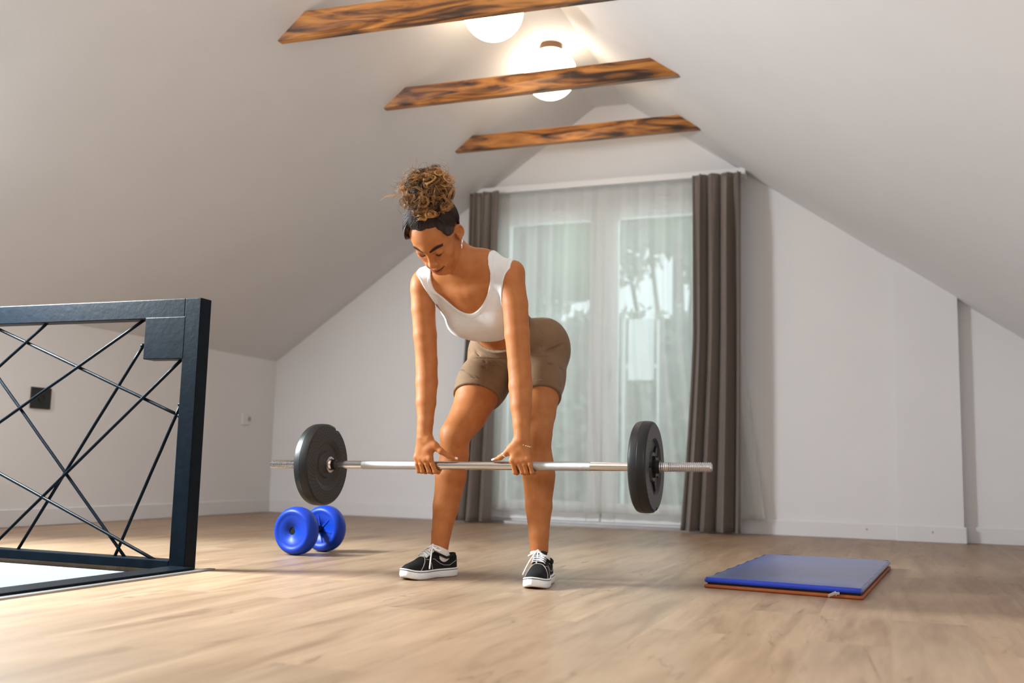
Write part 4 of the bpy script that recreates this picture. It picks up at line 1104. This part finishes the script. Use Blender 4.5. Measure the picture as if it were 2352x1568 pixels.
# --- crop top
def top_material():
    mt, nt, ns, ln, b = nodemat('white_cotton_knit')
    tc = N(nt, 'ShaderNodeTexCoord'); nz = N(nt, 'ShaderNodeTexNoise', Scale=18, Detail=4.0); ln.new(tc.outputs['Object'], nz.inputs['Vector'])
    r = ramp(nt, [(.3, (.66, .665, .665)), (.7, (.71, .71, .71))]); ln.new(nz.outputs['Fac'], r.inputs[0])
    at_ = N(nt, 'ShaderNodeAttribute', attribute_name='rib'); wv = N(nt, 'ShaderNodeTexWave', Scale=26.0); wv.bands_direction = 'DIAGONAL'; ln.new(tc.outputs['Object'], wv.inputs['Vector'])
    mm = N(nt, 'ShaderNodeMath', operation='MULTIPLY'); ln.new(at_.outputs['Fac'], mm.inputs[0]); ln.new(wv.outputs['Fac'], mm.inputs[1])
    mw = N(nt, 'ShaderNodeMix', data_type='RGBA'); mw.inputs[7].default_value = (.075, .045, .022, 1); ln.new(mm.outputs[0], mw.inputs[0]); ln.new(r.outputs[0], mw.inputs[6])
    ln.new(mw.outputs[2], b.inputs['Base Color'])
    b.inputs['Roughness'].default_value = .85; b.inputs['Sheen Weight'].default_value = .15
    w_ = N(nt, 'ShaderNodeTexNoise', Scale=500, Detail=2.0); ln.new(tc.outputs['Object'], w_.inputs['Vector'])
    n3 = N(nt, 'ShaderNodeTexNoise', Scale=26, Detail=2.0, Distortion=.6); ln.new(tc.outputs['Object'], n3.inputs['Vector'])
    bp = N(nt, 'ShaderNodeBump', Strength=.2, Distance=.001); ln.new(w_.outputs['Fac'], bp.inputs['Height'])
    b2 = N(nt, 'ShaderNodeBump', Strength=.35, Distance=.006); ln.new(n3.outputs['Fac'], b2.inputs['Height']); ln.new(bp.outputs[0], b2.inputs['Normal']); ln.new(b2.outputs[0], b.inputs['Normal'])
    return mt
M['top'] = top_material()
pT = [p for p in PR if 'T' in p.tags or 'N' in p.tags]
gt = Grid(V3(-1.64, 3.02, .76), V3(-1.10, 3.56, 1.20), .0023); gt.apply(pT)
n_pr = len(PR)
ell(T(0, .062, -.14), (.115, .052, .060), TA, .03); ell(T(0, .050, -.190), (.118, .058, .050), TA, .03)   # cloth spanning under the bust
gt.apply(PR[n_pr:]); del PR[n_pr:]
gt.apply([p for p in PR if p.tags == 'A' and p.lo[2] > .80])     # the straps lie over the shoulders
X = gt.ax[0][:, None, None]; Y = gt.ax[1][None, :, None]; Z_ = gt.ax[2][None, None, :]
dx, dy, dz = X-Ms[0], Y-Ms[1], Z_-Ms[2]
U = dx*a_[0]+dy*a_[1]+dz*a_[2]; W = dx*n_[0]+dy*n_[1]+dz*n_[2]; Vv = dx*s_[0]+dy*s_[1]+dz*s_[2]
front = 1/(1+np.exp(-W/.012))
hemT = -(Vv+.264-.020*np.cos(U*14)*front+.003*np.sin(U*70))
neckF = 1-((np.abs(U)/.116)**1.6+(np.abs(Vv-.055)/.121)**1.6)**(1/1.6); neckB = 1-np.sqrt((U/.118)**2+((Vv-.06)/.10)**2)
neck = (neckF*front+neckB*(1-front))*.085
ua = (.160+.014/(1+np.exp(-U/.03)))-.012*np.exp(-((Vv+.045)/.04)**2)+.010/(1+np.exp(-Vv/.01))+np.clip(-(Vv+.10), 0, .1)*1.2
armh = np.abs(U)-np.minimum(ua, np.interp(W, [-.02, .02, .07, .10, .13], [.20, .170, .142, .125, .10])-.018/(1+np.exp(U/.03)))
tb_ = np.clip((Vv+.125)/.04, 0, 1); armh = armh*tb_+(1-tb_)*(-.012)+.0*W
reg = np.maximum(np.maximum(hemT, neck), np.maximum(armh, W-.155))
fold = 0
for sg, q0, q1 in ((-1, (.115, .05, -.075), (.045, .10, -.11)), (1, (.115, .05, -.075), (.045, .10, -.11)), (-1, (.12, .05, -.085), (.07, .10, -.14)), (1, (.10, .05, -.03), (.08, .08, -.10)), (-1, (.10, .05, -.03), (.085, .08, -.10)), (1, (.12, .05, -.085), (.07, .10, -.14))):
    p = T(sg*q0[0], q0[1], q0[2]); q = T(sg*q1[0], q1[1], q1[2]); fold = fold+crease(p, q, .006, .003)
Dt = np.maximum(gt.D-.0035+fold*.7, reg)
v, f_ = surface_nets(Dt.astype(np.float32), gt.lo, gt.h, 1)
topo = np_mesh('crop_top', v, f_, M['top'], person)
edge = np.maximum(np.maximum(-(np.maximum(neck, armh)+.009), np.maximum(neck, armh)-.0016), -(Vv+.088))
Dt2 = np.maximum(gt.D-.0042+fold*.7, np.maximum(np.maximum(edge, hemT), W-.14)); v, f_ = surface_nets(Dt2.astype(np.float32), gt.lo, gt.h, 1)
np_mesh('binding', v, f_, M['top'], topo)

# --- hair
def hair_material(name, c1, c2, rough=.35):
    mt, nt, ns, ln, b = nodemat(name)
    a = N(nt, 'ShaderNodeAttribute', attribute_name='tint'); r = ramp(nt, [(0, c1), (1, c2)]); ln.new(a.outputs['Fac'], r.inputs[0]); ln.new(r.outputs[0], b.inputs['Base Color'])
    b.inputs['Roughness'].default_value = rough; b.inputs['Specular IOR Level'].default_value = .35; return mt
M['hair'] = hair_material('dark_brown_hair', (.006, .003, .0018), (.060, .022, .008), .55)
M['curl'] = hair_material('golden_brown_curls', (.016, .006, .002), (.62, .30, .09), .38)
pH = [p for p in PR if p.tags == 'H'][:3]
gh = Grid(HB[0]-V3(.03, .03, .0), HB[1]+.02, .002); gh.apply(pH)
X = gh.ax[0][:, None, None]; Y = gh.ax[1][None, :, None]; Z_ = gh.ax[2][None, None, :]
dx, dy, dz = X-TH[0], Y-TH[1], Z_-TH[2]
lx_, ly_, lz_ = [(dx*RH[0, i]+dy*RH[1, i]+dz*RH[2, i])/HS for i in range(3)]
# hairline: front at z ~ .068, dips in front of the ear, runs behind the ear to the nape
ax_ = np.abs(lx_)
line = np.where(ly_ > .0, np.interp(ax_, [0, .02, .045, .060, .072, .09], [.088, .090, .083, .060, .020, -.008]), 0)
linf = line-lz_
linb = np.where(ly_ < -.030, -.075-lz_, (.024-(ly_+.03)*.3)-lz_)
hl = np.where(ly_ > .012, linf, linb)
hl = np.where((ly_ > -.02) & (ly_ <= .012), np.where(ax_ > .05, .022-lz_, linb), hl)
comb = .0005*np.sin(np.arctan2(lx_, ly_+.02)*95+3*np.sin(lz_*60))
vol = .0008+(.0090+.011/(1+np.exp(-(lx_-.02)/.018))/(1+np.exp(-(lz_-.045)/.012)))*np.clip(-hl/.030, 0, 1)**.8
Dh = np.maximum(gh.D-vol-comb, hl*.8)
v, f_ = surface_nets(Dh.astype(np.float32), gh.lo, gh.h, 1)
rr_ = np.random.default_rng(4)
hair = np_mesh('hair', v, f_, M['hair'], person, {'tint': .25+.35*np.sin((v-TH)@RH[:, 0]*420)*np.sin((v-TH)@RH[:, 1]*90)})
BC = V3(-.046, -.002, .189)      # bun centre, local head frame
BCW = Hd(*BC); BR = V3(.094, .080, .076)
def tubes(name, strands, m, parent, nseg=5):
    V = []; F = []; tn = []; n0 = 0
    for P, r, tint in strands:
        P = np.asarray(P); k = len(P)
        Tn = np.gradient(P, axis=0); Tn /= np.linalg.norm(Tn, axis=1)[:, None]+1e-12
        ref = np.array([.3, .5, .8]); A = np.cross(Tn, ref); A /= np.linalg.norm(A, axis=1)[:, None]+1e-9; B = np.cross(Tn, A)
        rad = r*np.interp(np.linspace(0, 1, k), [0, .05, .8, 1], [.7, 1, .9, .15])
        an = 2*pi*np.arange(nseg)/nseg
        Q = P[:, None, :]+rad[:, None, None]*(np.cos(an)[None, :, None]*A[:, None, :]+np.sin(an)[None, :, None]*B[:, None, :])
        V.append(Q.reshape(-1, 3)); i = np.arange(k-1)[:, None]*nseg; j = np.arange(nseg)[None, :]; j2 = (j+1) % nseg
        F.append(np.stack([i+j, i+j2, i+nseg+j2, i+nseg+j], -1).reshape(-1, 4)+n0); tn.append(np.full(k*nseg, tint)); n0 += k*nseg
    return np_mesh(name, np.concatenate(V), np.concatenate(F), m, parent, {'tint': np.concatenate(tn)})
# combed strands from the hairline up to the bun, laid on the cap's surface
HF = gh.D-vol
def fsamp(P):
    q = (P-gh.lo)/gh.h; i = np.clip(np.floor(q).astype(int), 0, np.array(HF.shape)-2); f = q-i; r_ = 0
    for a in (0, 1):
        for b in (0, 1):
            for c in (0, 1):
                r_ = r_+HF[i[:, 0]+a, i[:, 1]+b, i[:, 2]+c]*(f[:, 0] if a else 1-f[:, 0])*(f[:, 1] if b else 1-f[:, 1])*(f[:, 2] if c else 1-f[:, 2])
    return r_
st = []
SC = V3(0, -.012, .035); SRd = V3(.0815, .1005, .0905)
bun_dir = nrm(BC-SC)
rad_ = np.linspace(.05, .145, 60)
for i in range(1900):
    az = rr_.uniform(-pi, pi); x, y = sin(az), cos(az)
    zz = np.interp(abs(az), [0, .35, .8, 1.15, 1.4, 1.9, 2.4, 3.14], [.090, .092, .080, .052, .030, .010, -.02, -.04])+rr_.uniform(.0, .03)
    h_ = (zz-SC[2])/SRd[2]; q = sqrt(max(1-h_*h_, .02)); p0 = V3(x*q, y*q, h_); p0 = nrm(p0*SRd)
    b1 = nrm(bun_dir+V3(*rr_.normal(0, .10, 3)))
    om = math.acos(np.clip(p0@b1, -1, 1)); ts = np.linspace(0, 1, 22); tw = rr_.normal(0, .05)
    Dn = np.array([nrm((sin((1-t_)*om)*p0+sin(t_*om)*b1)/max(sin(om), 1e-3)+np.cross(p0, b1)*tw*sin(pi*t_)) for t_ in ts])
    Pw = (TH+(RH@((SC+Dn[:, None, :]*rad_[None, :, None])*HS).reshape(-1, 3).T).T)
    fv = fsamp(Pw).reshape(22, 60); k_ = np.argmax(fv > 0, axis=1); k_[k_ == 0] = 30
    fa = fv[np.arange(22), k_-1]; fb = fv[np.arange(22), k_]; R0 = rad_[k_-1]+(rad_[1]-rad_[0])*np.clip(fa/(fa-fb+1e-9), 0, 1)
    for _ in range(3): R0[1:-1] = .25*R0[:-2]+.5*R0[1:-1]+.25*R0[2:]
    lift = rr_.uniform(-.0008, .0012)
    R0 = R0+lift-.0015*np.exp(-ts/.04)
    P = [Hd(*(SC+d_*r0)) for d_, r0 in zip(Dn, R0)]
    st.append((P, rr_.uniform(.0004, .0009), rr_.uniform(0, 1)**2.5))
tubes('combed_strands', st, M['hair'], hair, 4)
# curls of the bun
st = []
def curly(p0, d0, L, cr, turns, n, r_, wig):
    """ringlet along a bending path"""
    P = []; d = nrm(d0); p = p0.copy(); bend = nrm(np.cross(d, rr_.normal(size=3))); ph = rr_.uniform(0, 2*pi)
    a = nrm(np.cross(d, V3(.3, .2, .9))); 
    for i in range(n):
        t_ = i/(n-1); d = nrm(d+bend*wig/n); a = nrm(a-d*(a@d)); b = np.cross(d, a)
        p = p+d*L/n; c_ = cr*min(1, t_*5)
        P.append(p+a*c_*cos(ph+turns*2*pi*t_)+b*c_*sin(ph+turns*2*pi*t_))
    return np.array(P)
for i in range(185):
    dv = rr_.normal(size=3); dv /= np.linalg.norm(dv)
    if dv[2] < -.85: dv[2] *= -1
    lump = 1+.16*sin(3.1*dv[0]+1.0)*cos(2.7*dv[2]+.4)+.10*sin(6*dv[0]-4*dv[1])
    start = BCW+RH@(dv*BR*rr_.uniform(.35, .85)*lump)
    outd = nrm(RH@(dv+rr_.normal(0, .75, 3)))
    L = rr_.uniform(.04, .10); cr = rr_.uniform(.008, .019); tu = rr_.uniform(.9, 2.2); wig = rr_.uniform(1, 4)
    st0 = rr_.bit_generator.state
    base = curly(start, outd, L, cr, tu, 44, 0, wig)
    # keep inside the bun outline
    loc = (base-BCW)@RH/BR; q = np.linalg.norm(loc, axis=1)/lump; over = np.maximum(q-1.0, 0)
    base = BCW+((loc/(1+over[:, None]*.85))*BR)@RH.T
    tint = np.clip(rr_.beta(1.3, 1.6), 0, 1)
    for k in range(rr_.integers(5, 10)):
        o_ = rr_.normal(0, .0022, 3); o2 = rr_.normal(0, .0034, 3); tt = np.linspace(0, 1, len(base))[:, None]
        st.append((base+o_*(1-tt)+o2*tt+.0006*np.sin(tt*20+k), rr_.uniform(.00035, .00075), np.clip(tint+rr_.normal(0, .15), 0, 1)))
# flyaway curls and the long wisp on the left
for i in range(110):
    dv = rr_.normal(size=3); dv[2] = abs(dv[2]); dv /= np.linalg.norm(dv); start = BCW+RH@(dv*BR*.85)
    base = curly(start, RH@(dv+rr_.normal(0, .6, 3)), rr_.uniform(.03, .075), rr_.uniform(.008, .020), rr_.uniform(.5, 1.5), 40, 0, 4)
    st.append((base, .00045, rr_.uniform(.1, .8)))
wz = [at(925, 448, 3.0), at(912, 451, 3.0), at(898, 451, 3.0), at(885, 452, 3.0), at(872, 460, 3.0)]
for k in range(3): st.append((np.array([np.array(p)+V3(0, 0, .003*k*sin(i)) for i, p in enumerate(wz)]), .0006, .9))
bun = tubes('curly_bun', st, M['curl'], hair, 5)
gq = []
P_ = PR[:]; PR.clear(); ell(BCW-RH@V3(0, 0, .012), BR*.66, HA, .02); rcone(Hd(0, -.01, .10), BCW, .045, .055, .03)
gb = Grid(BCW-.13, BCW+.13, .004); gb.apply(PR); PR[:] = P_
X = gb.ax[0][:, None, None]; Y = gb.ax[1][None, :, None]; Z_ = gb.ax[2][None, None, :]
Db = gb.D+.005*np.sin(X*170)*np.sin(Y*150)*np.sin(Z_*160)
v, f_ = surface_nets(Db.astype(np.float32), gb.lo, gb.h, 1)
np_mesh('bun_core', v, f_, M['hair'], hair, {'tint': np.full(len(v), .1)})
# lashes
M['lash'] = mat('black_lashes', (.006, .004, .003), .6, var=.1)
st = []
for sg in (-1, 1):
    for i in range(26):
        u = i/25; x = sg*(.0165+.0300*u); z = -.0075-.0060*sin(pi*u)+.0075*u*u; y = .0850-.0105*(abs(u-.4)/.6)**2*1.0
        st.append(([Hd(x, y-.001, z+.0012), Hd(x+sg*.0008, y+.0022, z-.0004), Hd(x+sg*.003*(u-.2), y+.0050, z-.0006)], .00055, .0))
    st.append(([Hd(sg*(.0165+.0300*u), .0850-.0105*(abs(u-.4)/.6)**2, -.0070-.0060*sin(pi*u)+.0075*u*u) for u in np.linspace(0, 1, 14)], .0014, 0))
    tubes('eyelashes', st, M['lash'], person, 5); st = []
# --- jewellery and nails
M['silver'] = mat('silver_jewellery', (.82, .80, .78), .18, metal=1, var=.02)
ec = Hd(-.0790, -.006, -.033)
q = MB(); q.tube([ec+V3(.0, -.004*sin(a), -.018+.018*cos(a)) for a in np.linspace(.15, 2*pi-.15, 28)], .0011, 8); q.build('hoop_earring', M['silver'], person, smooth=True)
dn = nrm(tL[2]-tL[1]); a1 = nrm(np.cross(dn, V3(0, 1, 0))); b1 = np.cross(dn, a1); rc = tL[1]*.72+tL[2]*.28
q = MB(); q.tube([rc+.0106*(a1*cos(t_)+b1*sin(t_)) for t_ in np.linspace(0, 2*pi, 33)], .0017, 8, squash=1.0); 
q2 = MB()
V = []; F = []
for h_, r_ in ((-.0028, .0104), (-.0028, .0114), (.0028, .0110), (.0028, .0100)):
    for j in range(32): V.append(rc+dn*h_+r_*(a1*cos(2*pi*j/32)+b1*sin(2*pi*j/32)))
for i in range(4):
    for j in range(32): F.append((i*32+j, i*32+(j+1) % 32, ((i+1) % 4)*32+(j+1) % 32, ((i+1) % 4)*32+j))
q2.add(V, F); q2.build('thumb_ring', M['silver'], person, auto=.6)
bp0 = at(1199.5, 1020, 3.184)
bw = []
for t_ in np.linspace(0, 2*pi, 48):
    bw.append(bp0+V3(.0315*cos(t_), .0195*sin(t_)+.002, -.0085*cos(t_)+.001*sin(3*t_)))
q = MB(); q.tube(bw, .0008, 6); bo = q.build('bracelet', M['silver'], person, smooth=True)
for k in range(4):
    t_ = -1.25+.28*k; c_ = bp0+V3(.0315*cos(t_), .0195*sin(t_)+.002, -.0085*cos(t_)); q = MB()
    q.lathe([(-.0028*cos(v), max(.0024*sin(v), .0002)) for v in np.linspace(0, pi, 7)], c_, 'x', 8); q.build('bead', M['silver'], bo, smooth=True)
M['nail'] = mat('pale_nail', (.72, .58, .50), .22, var=.02)
for tt in (tR, tL):
    d = nrm(tt[3]-tt[2]); up = nrm(V3(0, -.75, .75)-d*(V3(0, -.75, .75)@d)); sd = np.cross(d, up); c_ = tt[3]+up*.0035+d*.002
    V = []; F = []
    for i in range(9):
        for j in range(7):
            u = (i/8-.5)*2; w_ = (j/6-.5)*2; ww = .0048*sqrt(max(1-max(u, 0)**3, .02))*(1 if u > -.8 else .85)
            V.append(c_+d*u*.0075+sd*w_*ww+up*(.0026*(1-w_*w_)-.0008*u*u))
    F = [(i*7+j, i*7+j+1, (i+1)*7+j+1, (i+1)*7+j) for i in range(8) for j in range(6)]
    k0 = len(V); V = V+[v-up*.0012 for v in V]; F = F+[tuple(k0+x for x in reversed(f)) for f in F]
    F += [(i*7, (i+1)*7, k0+(i+1)*7, k0+i*7) for i in range(8)]+[((i+1)*7+6, i*7+6, k0+i*7+6, k0+(i+1)*7+6) for i in range(8)]+[(j+1, j, k0+j, k0+j+1) for j in range(6)]+[(56+j, 56+j+1, k0+57+j, k0+56+j) for j in range(6)]
    mesh_obj('thumbnail', V, F, M['nail'], person, smooth=True)

# --- shoes
M['canvas'] = mat('black_canvas', (.010, .010, .011), .85, var=.15, bump=.3, bscale=700, spec=.2)
M['sole'] = mat('white_rubber_sole', (.74, .74, .74), .5, var=.03)
M['stripe'] = mat('black_sole_stripe', (.01, .012, .02), .5, var=.05)
M['lace'] = mat('white_lace', (.78, .78, .78), .8, var=.03, bump=.3, bscale=900)
M['stitch'] = mat('pale_stitching', (.55, .48, .42), .8, var=.05)
M['sock'] = mat('white_sock', (.68, .63, .58), .9, var=.03, bump=.3, bscale=500)
M['gum'] = mat('tan_outsole', (.42, .25, .13), .7, var=.1)
def shoe(heel, toe, ank, sg, bow):
    heel = np.array(heel); toe = np.array(toe); fwd = toe-heel; Ln = np.linalg.norm(fwd[:2]); fw = V3(fwd[0], fwd[1], 0)/Ln
    rt = V3(fw[1], -fw[0], 0)         # to the wearer's right
    O = V3(heel[0], heel[1], 0)+fw*Ln*.5
    def Wd(x, y, z): return O+rt*x+fw*y+V3(0, 0, z)
    hl = Ln/2
    def halfw(y, side):   # side -1/+1 ; inner side straighter
        v = y/hl
        w = np.interp(v, [-1, -.93, -.8, -.5, -.1, .25, .5, .75, .9, .97, 1.0], [0, .018, .027, .0305, .032, .042, .0455, .041, .0285, .0165, 0])
        inner = (side == -sg)
        return w*(0.90 if inner else 1.06)-( .004*np.exp(-((v+.1)/.35)**2) if inner else 0)
    def outline(inset, n=44):
        pts = []
        ys = -hl*np.cos(np.linspace(0, pi, n))
        for y in ys: pts.append((halfw(y, 1), y))
        for y in ys[::-1][1:-1]: pts.append((-halfw(y, -1), y))
        P = np.array(pts); c = P.mean(0); r = np.linalg.norm(P-c, axis=1)[:, None]; return c+(P-c)*(1-inset/r)
    root = mesh_obj
    def ringmesh(levels, name, m, par):
        V = []; F = []; n = None
        for ins, z in levels:
            P = outline(ins); n = len(P)
            for x, y in P: V.append(Wd(x, y, z+.010*max(0, (y/hl-.55)/.45)**2*(1 if z < .02 else 1)))
        for i in range(len(levels)-1):
            for j in range(n): F.append((i*n+j, i*n+(j+1) % n, (i+1)*n+(j+1) % n, (i+1)*n+j))
        F.append(tuple(range(n-1, -1, -1))); F.append(tuple((len(levels)-1)*n+j for j in range(n)))
        return mesh_obj(name, V, F, m, par, smooth=True)
    # upper: stations along the foot
    st_y = np.array([-1, -.97, -.9, -.8, -.6, -.4, -.2, 0, .12, .3, .5, .7, .85, .94, .985])*hl*.962
    hts = np.array([.055, .074, .080, .078, .070, .071, .086, .097, .090, .076, .064, .056, .049, .041, .033])+.001
    def S(v, q):
        """v in [-1,1] heel to toe; q in [-1,1] wearer's left side .. top .. right side"""
        y = v*hl*.962; h_ = np.interp(y, st_y, hts); side = 1 if q >= 0 else -1
        wd = max(halfw(np.clip(y, -hl*.985, hl*.97), side)-.0035, .003)
        # openness: near the ankle the section is open-topped and boxier
        a = (1-abs(q))*pi/2; ex = np.interp(v, [-1, -.2, .1, .5, 1], [.28, .28, .6, .8, .9])
        x = side*wd*(cos(a)**ex if cos(a) > 1e-6 else 0)*np.interp(v, [-1, -.3, .1, 1], [.93, .93, 1, 1]); zz = .018+(h_-.018)*sin(a)**.95
        lift = .010*max(0, (y/hl-.55)/.45)**2
        # collar leans inwards
        x *= 1-.22*(zz/.09)**2*np.interp(v, [-1, .0, .4], [1, 1, 0])
        return Wd(x, y, zz+lift)
    sh_ = empty('shoe_root', (0, 0, 0)); bpy.data.objects.remove(sh_)
    nv, nq = 56, 40
    V = []; F = []
    vvs = np.concatenate([np.linspace(-1, -.9, 8), np.linspace(-.88, .88, 40), np.linspace(.9, 1.0, 10)])
    for v in vvs:
        for j in range(nq+1): V.append(S(v, -1+2*j/nq))
    for i in range(len(vvs)-1):
        for j in range(nq): F.append((i*(nq+1)+j, i*(nq+1)+j+1, (i+1)*(nq+1)+j+1, (i+1)*(nq+1)+j))
        F.append((i*(nq+1)+nq, i*(nq+1), (i+1)*(nq+1), (i+1)*(nq+1)+nq))
    F.append(tuple(range(nq, -1, -1))); F.append(tuple((len(vvs)-1)*(nq+1)+j for j in range(nq+1)))
    up = mesh_obj('shoe', V, F, M['canvas'], person, smooth=True)
    ringmesh([(.006, .0005), (.003, .0025)], 'outsole', M['gum'], up)
    ringmesh([(.0035, .002), (.001, .004), (-.001, .010), (-.0005, .022), (.0005, .0245)], 'sole', M['sole'], up)
    ringmesh([(.001, .0243), (-.0004, .0246), (-.0004, .0262), (.001, .0265)], 'sole_stripe', M['stripe'], up)
    ringmesh([(.0012, .0262), (-.0002, .0264), (.0000, .0298), (.0022, .0312), (.006, .0312)], 'foxing_tape', M['sole'], up)
    def nrm_at(v, q):
        e = .01; a = S(v+e, q)-S(v-e, q); b = S(v, min(q+e, .99))-S(v, max(q-e, -.99)); c = nrm(np.cross(a, b)); 
        c0 = S(v, q)-Wd(0, v*hl, .03); return c if c@c0 > 0 else -c
    def line(pts, r, name, m, par, seg=6, off=.0006, n=28):
        k = len(pts); P = []
        tv = np.interp(np.linspace(0, k-1, n), range(k), [p[0] for p in pts]); tq = np.interp(np.linspace(0, k-1, n), range(k), [p[1] for p in pts])
        for a, b in zip(tv, tq): P.append(S(a, b)+nrm_at(a, b)*off)
        q = MB(); q.tube(P, r, seg); return q.build(name, m, par, smooth=True)
    line([(.62, -.82), (.56, -.7), (.42, -.45), (.34, -.2), (.33, 0), (.34, .2), (.42, .45), (.56, .7), (.62, .82)], .0011, 'stitching', M['stitch'], up, n=50)
    for s2 in (-1, 1):
        line([(.34, s2*.34), (.20, s2*.52), (.12, s2*.92)], .0008, 'stitching', M['stitch'], up)
        line([(.08, s2*.56), (-.25, s2*.70), (-.6, s2*.72), (-.9, s2*.6)], .0008, 'stitching', M['stitch'], up)
    # tongue
    V = []; F = []
    for i, v in enumerate(np.linspace(.30, -.10, 12)):
        for j, q in enumerate(np.linspace(-1, 1, 9)):
            p = S(v, 1.0 if False else 0.0) if False else None
            base = Wd(q*.020, v*hl, np.interp(v*hl, st_y, hts)+.0035+.018*max(0, (.05-v)/.15)**1.2-.004*q*q)
            V.append(base)
    F = [(i*9+j, i*9+j+1, (i+1)*9+j+1, (i+1)*9+j) for i in range(11) for j in range(8)]
    k0 = len(V); V = V+[v-V3(0, 0, .004) for v in V]; F = F+[tuple(k0+x for x in reversed(f)) for f in F]
    F += [(i*9, (i+1)*9, k0+(i+1)*9, k0+i*9) for i in range(11)]+[((i+1)*9+8, i*9+8, k0+i*9+8, k0+(i+1)*9+8) for i in range(11)]+[(99+j, 99+j+1, k0+100+j, k0+99+j) for j in range(8)]+[(j+1, j, k0+j, k0+j+1) for j in range(8)]
    mesh_obj('tongue', V, F, M['lace'] if sg > 0 else M['canvas'], up, smooth=True)
    # laces: crossing bars
    rows = np.linspace(.29, .03, 5); hq = .43
    def topz(v, x): return np.interp(v*hl, st_y, hts)+.0062-.16*abs(x)
    q = MB()
    for i, v in enumerate(rows):
        P = [Wd(x, (v+(.02 if i else 0)*sin(x*60))*hl, topz(v, x)+.001-(.004 if abs(x) > .02 else 0)) for x in np.linspace(-.0235, .0235, 9)]; q.tube(P, .0026, 8, squash=.55)
        if i < len(rows)-1:
            v2 = rows[i+1]
            P = [Wd(x, (v+(v2-v)*(x+.022)/.044)*hl, topz(v+(v2-v)*(x+.022)/.044, x)+.0025-(.003 if abs(x) > .02 else 0)) for x in np.linspace(-.022, .022, 9)]; q.tube(P, .0026, 8, squash=.55)
    q.build('laces', M['lace'], up, smooth=True)
    kn_ = Wd(bow*.010, .015*hl+.0, topz(.0, 0)+.008)
    q = MB(); q.tube([kn_+rt*(-.006), kn_+V3(0, 0, .003), kn_+rt*.006], [.0035, .0055, .0035], 10, squash=.8); q.build('lace_knot', M['lace'], up, smooth=True)
    for s2 in (-1, 1):
        P = []
        for t_ in np.linspace(0, 1, 22):
            a = t_*2*pi; P.append(kn_+rt*s2*(.022*(1-cos(a))*.75)+fw*(.013*sin(a)-.004)*1.0+V3(0, 0, .004*sin(a*.5)-.020*(1-cos(a))*.5))
        q = MB(); q.tube(P, .0036, 8, squash=.6); q.build('lace_loop', M['lace'], up, smooth=True)
        P = [kn_]
        for t_ in np.linspace(.15, 1, 12):
            p = kn_+rt*bow*(.008+s2*.010)*t_*2.2+fw*.050*t_*(1 if s2 > 0 else .8); 
            zz = kn_[2]-.075*t_**1.5; p = V3(p[0], p[1], zz)
            # rest on the upper
            xx = (p-O)@rt; yy = (p-O)@fw; hh = np.interp(yy, st_y, hts); wd = halfw(yy, 1 if xx > 0 else -1)
            mnz = .018+(hh-.018)*max(0, 1-min(abs(xx)/wd, 1)**2.2)**.6+.003
            p[2] = max(p[2], mnz if abs(xx) < wd else .006); P.append(p)
        q = MB(); q.tube(P, .0027, 8, squash=.7); q.build('lace_end', M['lace'], up, smooth=True)
    # padded collar and sock
    P = []
    for t_ in np.linspace(0, 2*pi, 40):
        c_, s2 = cos(t_), sin(t_); y = (-.44+.44*c_)*hl; x = .0265*s2*(1 if True else 1)
        z = .070+.016*(1-((y/hl+.40)/.5)**2)*0+np.interp(y/hl, [-.9, -.4, .0], [.080, .069, .092])-.070
        P.append(Wd(x*np.interp(y/hl, [-.9, -.4, .0], [.9, 1.05, .8]), y, z))
    q = MB(); q.tube(P, .0042, 8, cap=False); q.build('collar', M['canvas'], up, smooth=True)
    ac = np.array(ank)
    q = MB(); lv = [(Wd(0, -.40*hl, .045), .016, .036), (Wd(0, -.40*hl, .066), .0205, .040), (V3(ac[0], ac[1], 0)*.5+Wd(0, -.42*hl, 0)*.5+V3(0, 0, .084), .029, .040), (V3(ac[0], ac[1], .099), .0335, .036), (V3(ac[0], ac[1], .102), .031, .034)]
    V = []; F = []
    for c_, rx_, ry_ in lv:
        for j in range(36): V.append(c_+rt*rx_*cos(2*pi*j/36)+fw*ry_*sin(2*pi*j/36)+V3(0, 0, (.010*sin(2*pi*j/36) if c_[2] > .08 else 0)))
    for i in range(len(lv)-1):
        for j in range(36): F.append((i*36+j, i*36+(j+1) % 36, (i+1)*36+(j+1) % 36, (i+1)*36+j))
    F.append(tuple(range(35, -1, -1))); F.append(tuple((len(lv)-1)*36+j for j in range(36)))
    mesh_obj('sock', V, F, M['sock'], up, smooth=True)
    return up
# right foot turned out, left foot pointing at the camera
shoe((-1.478, 3.395), (-1.572, 3.150), AR, 1, -1)
shoe((-1.128, 3.405), (-1.098, 3.140), AL, -1, 1)
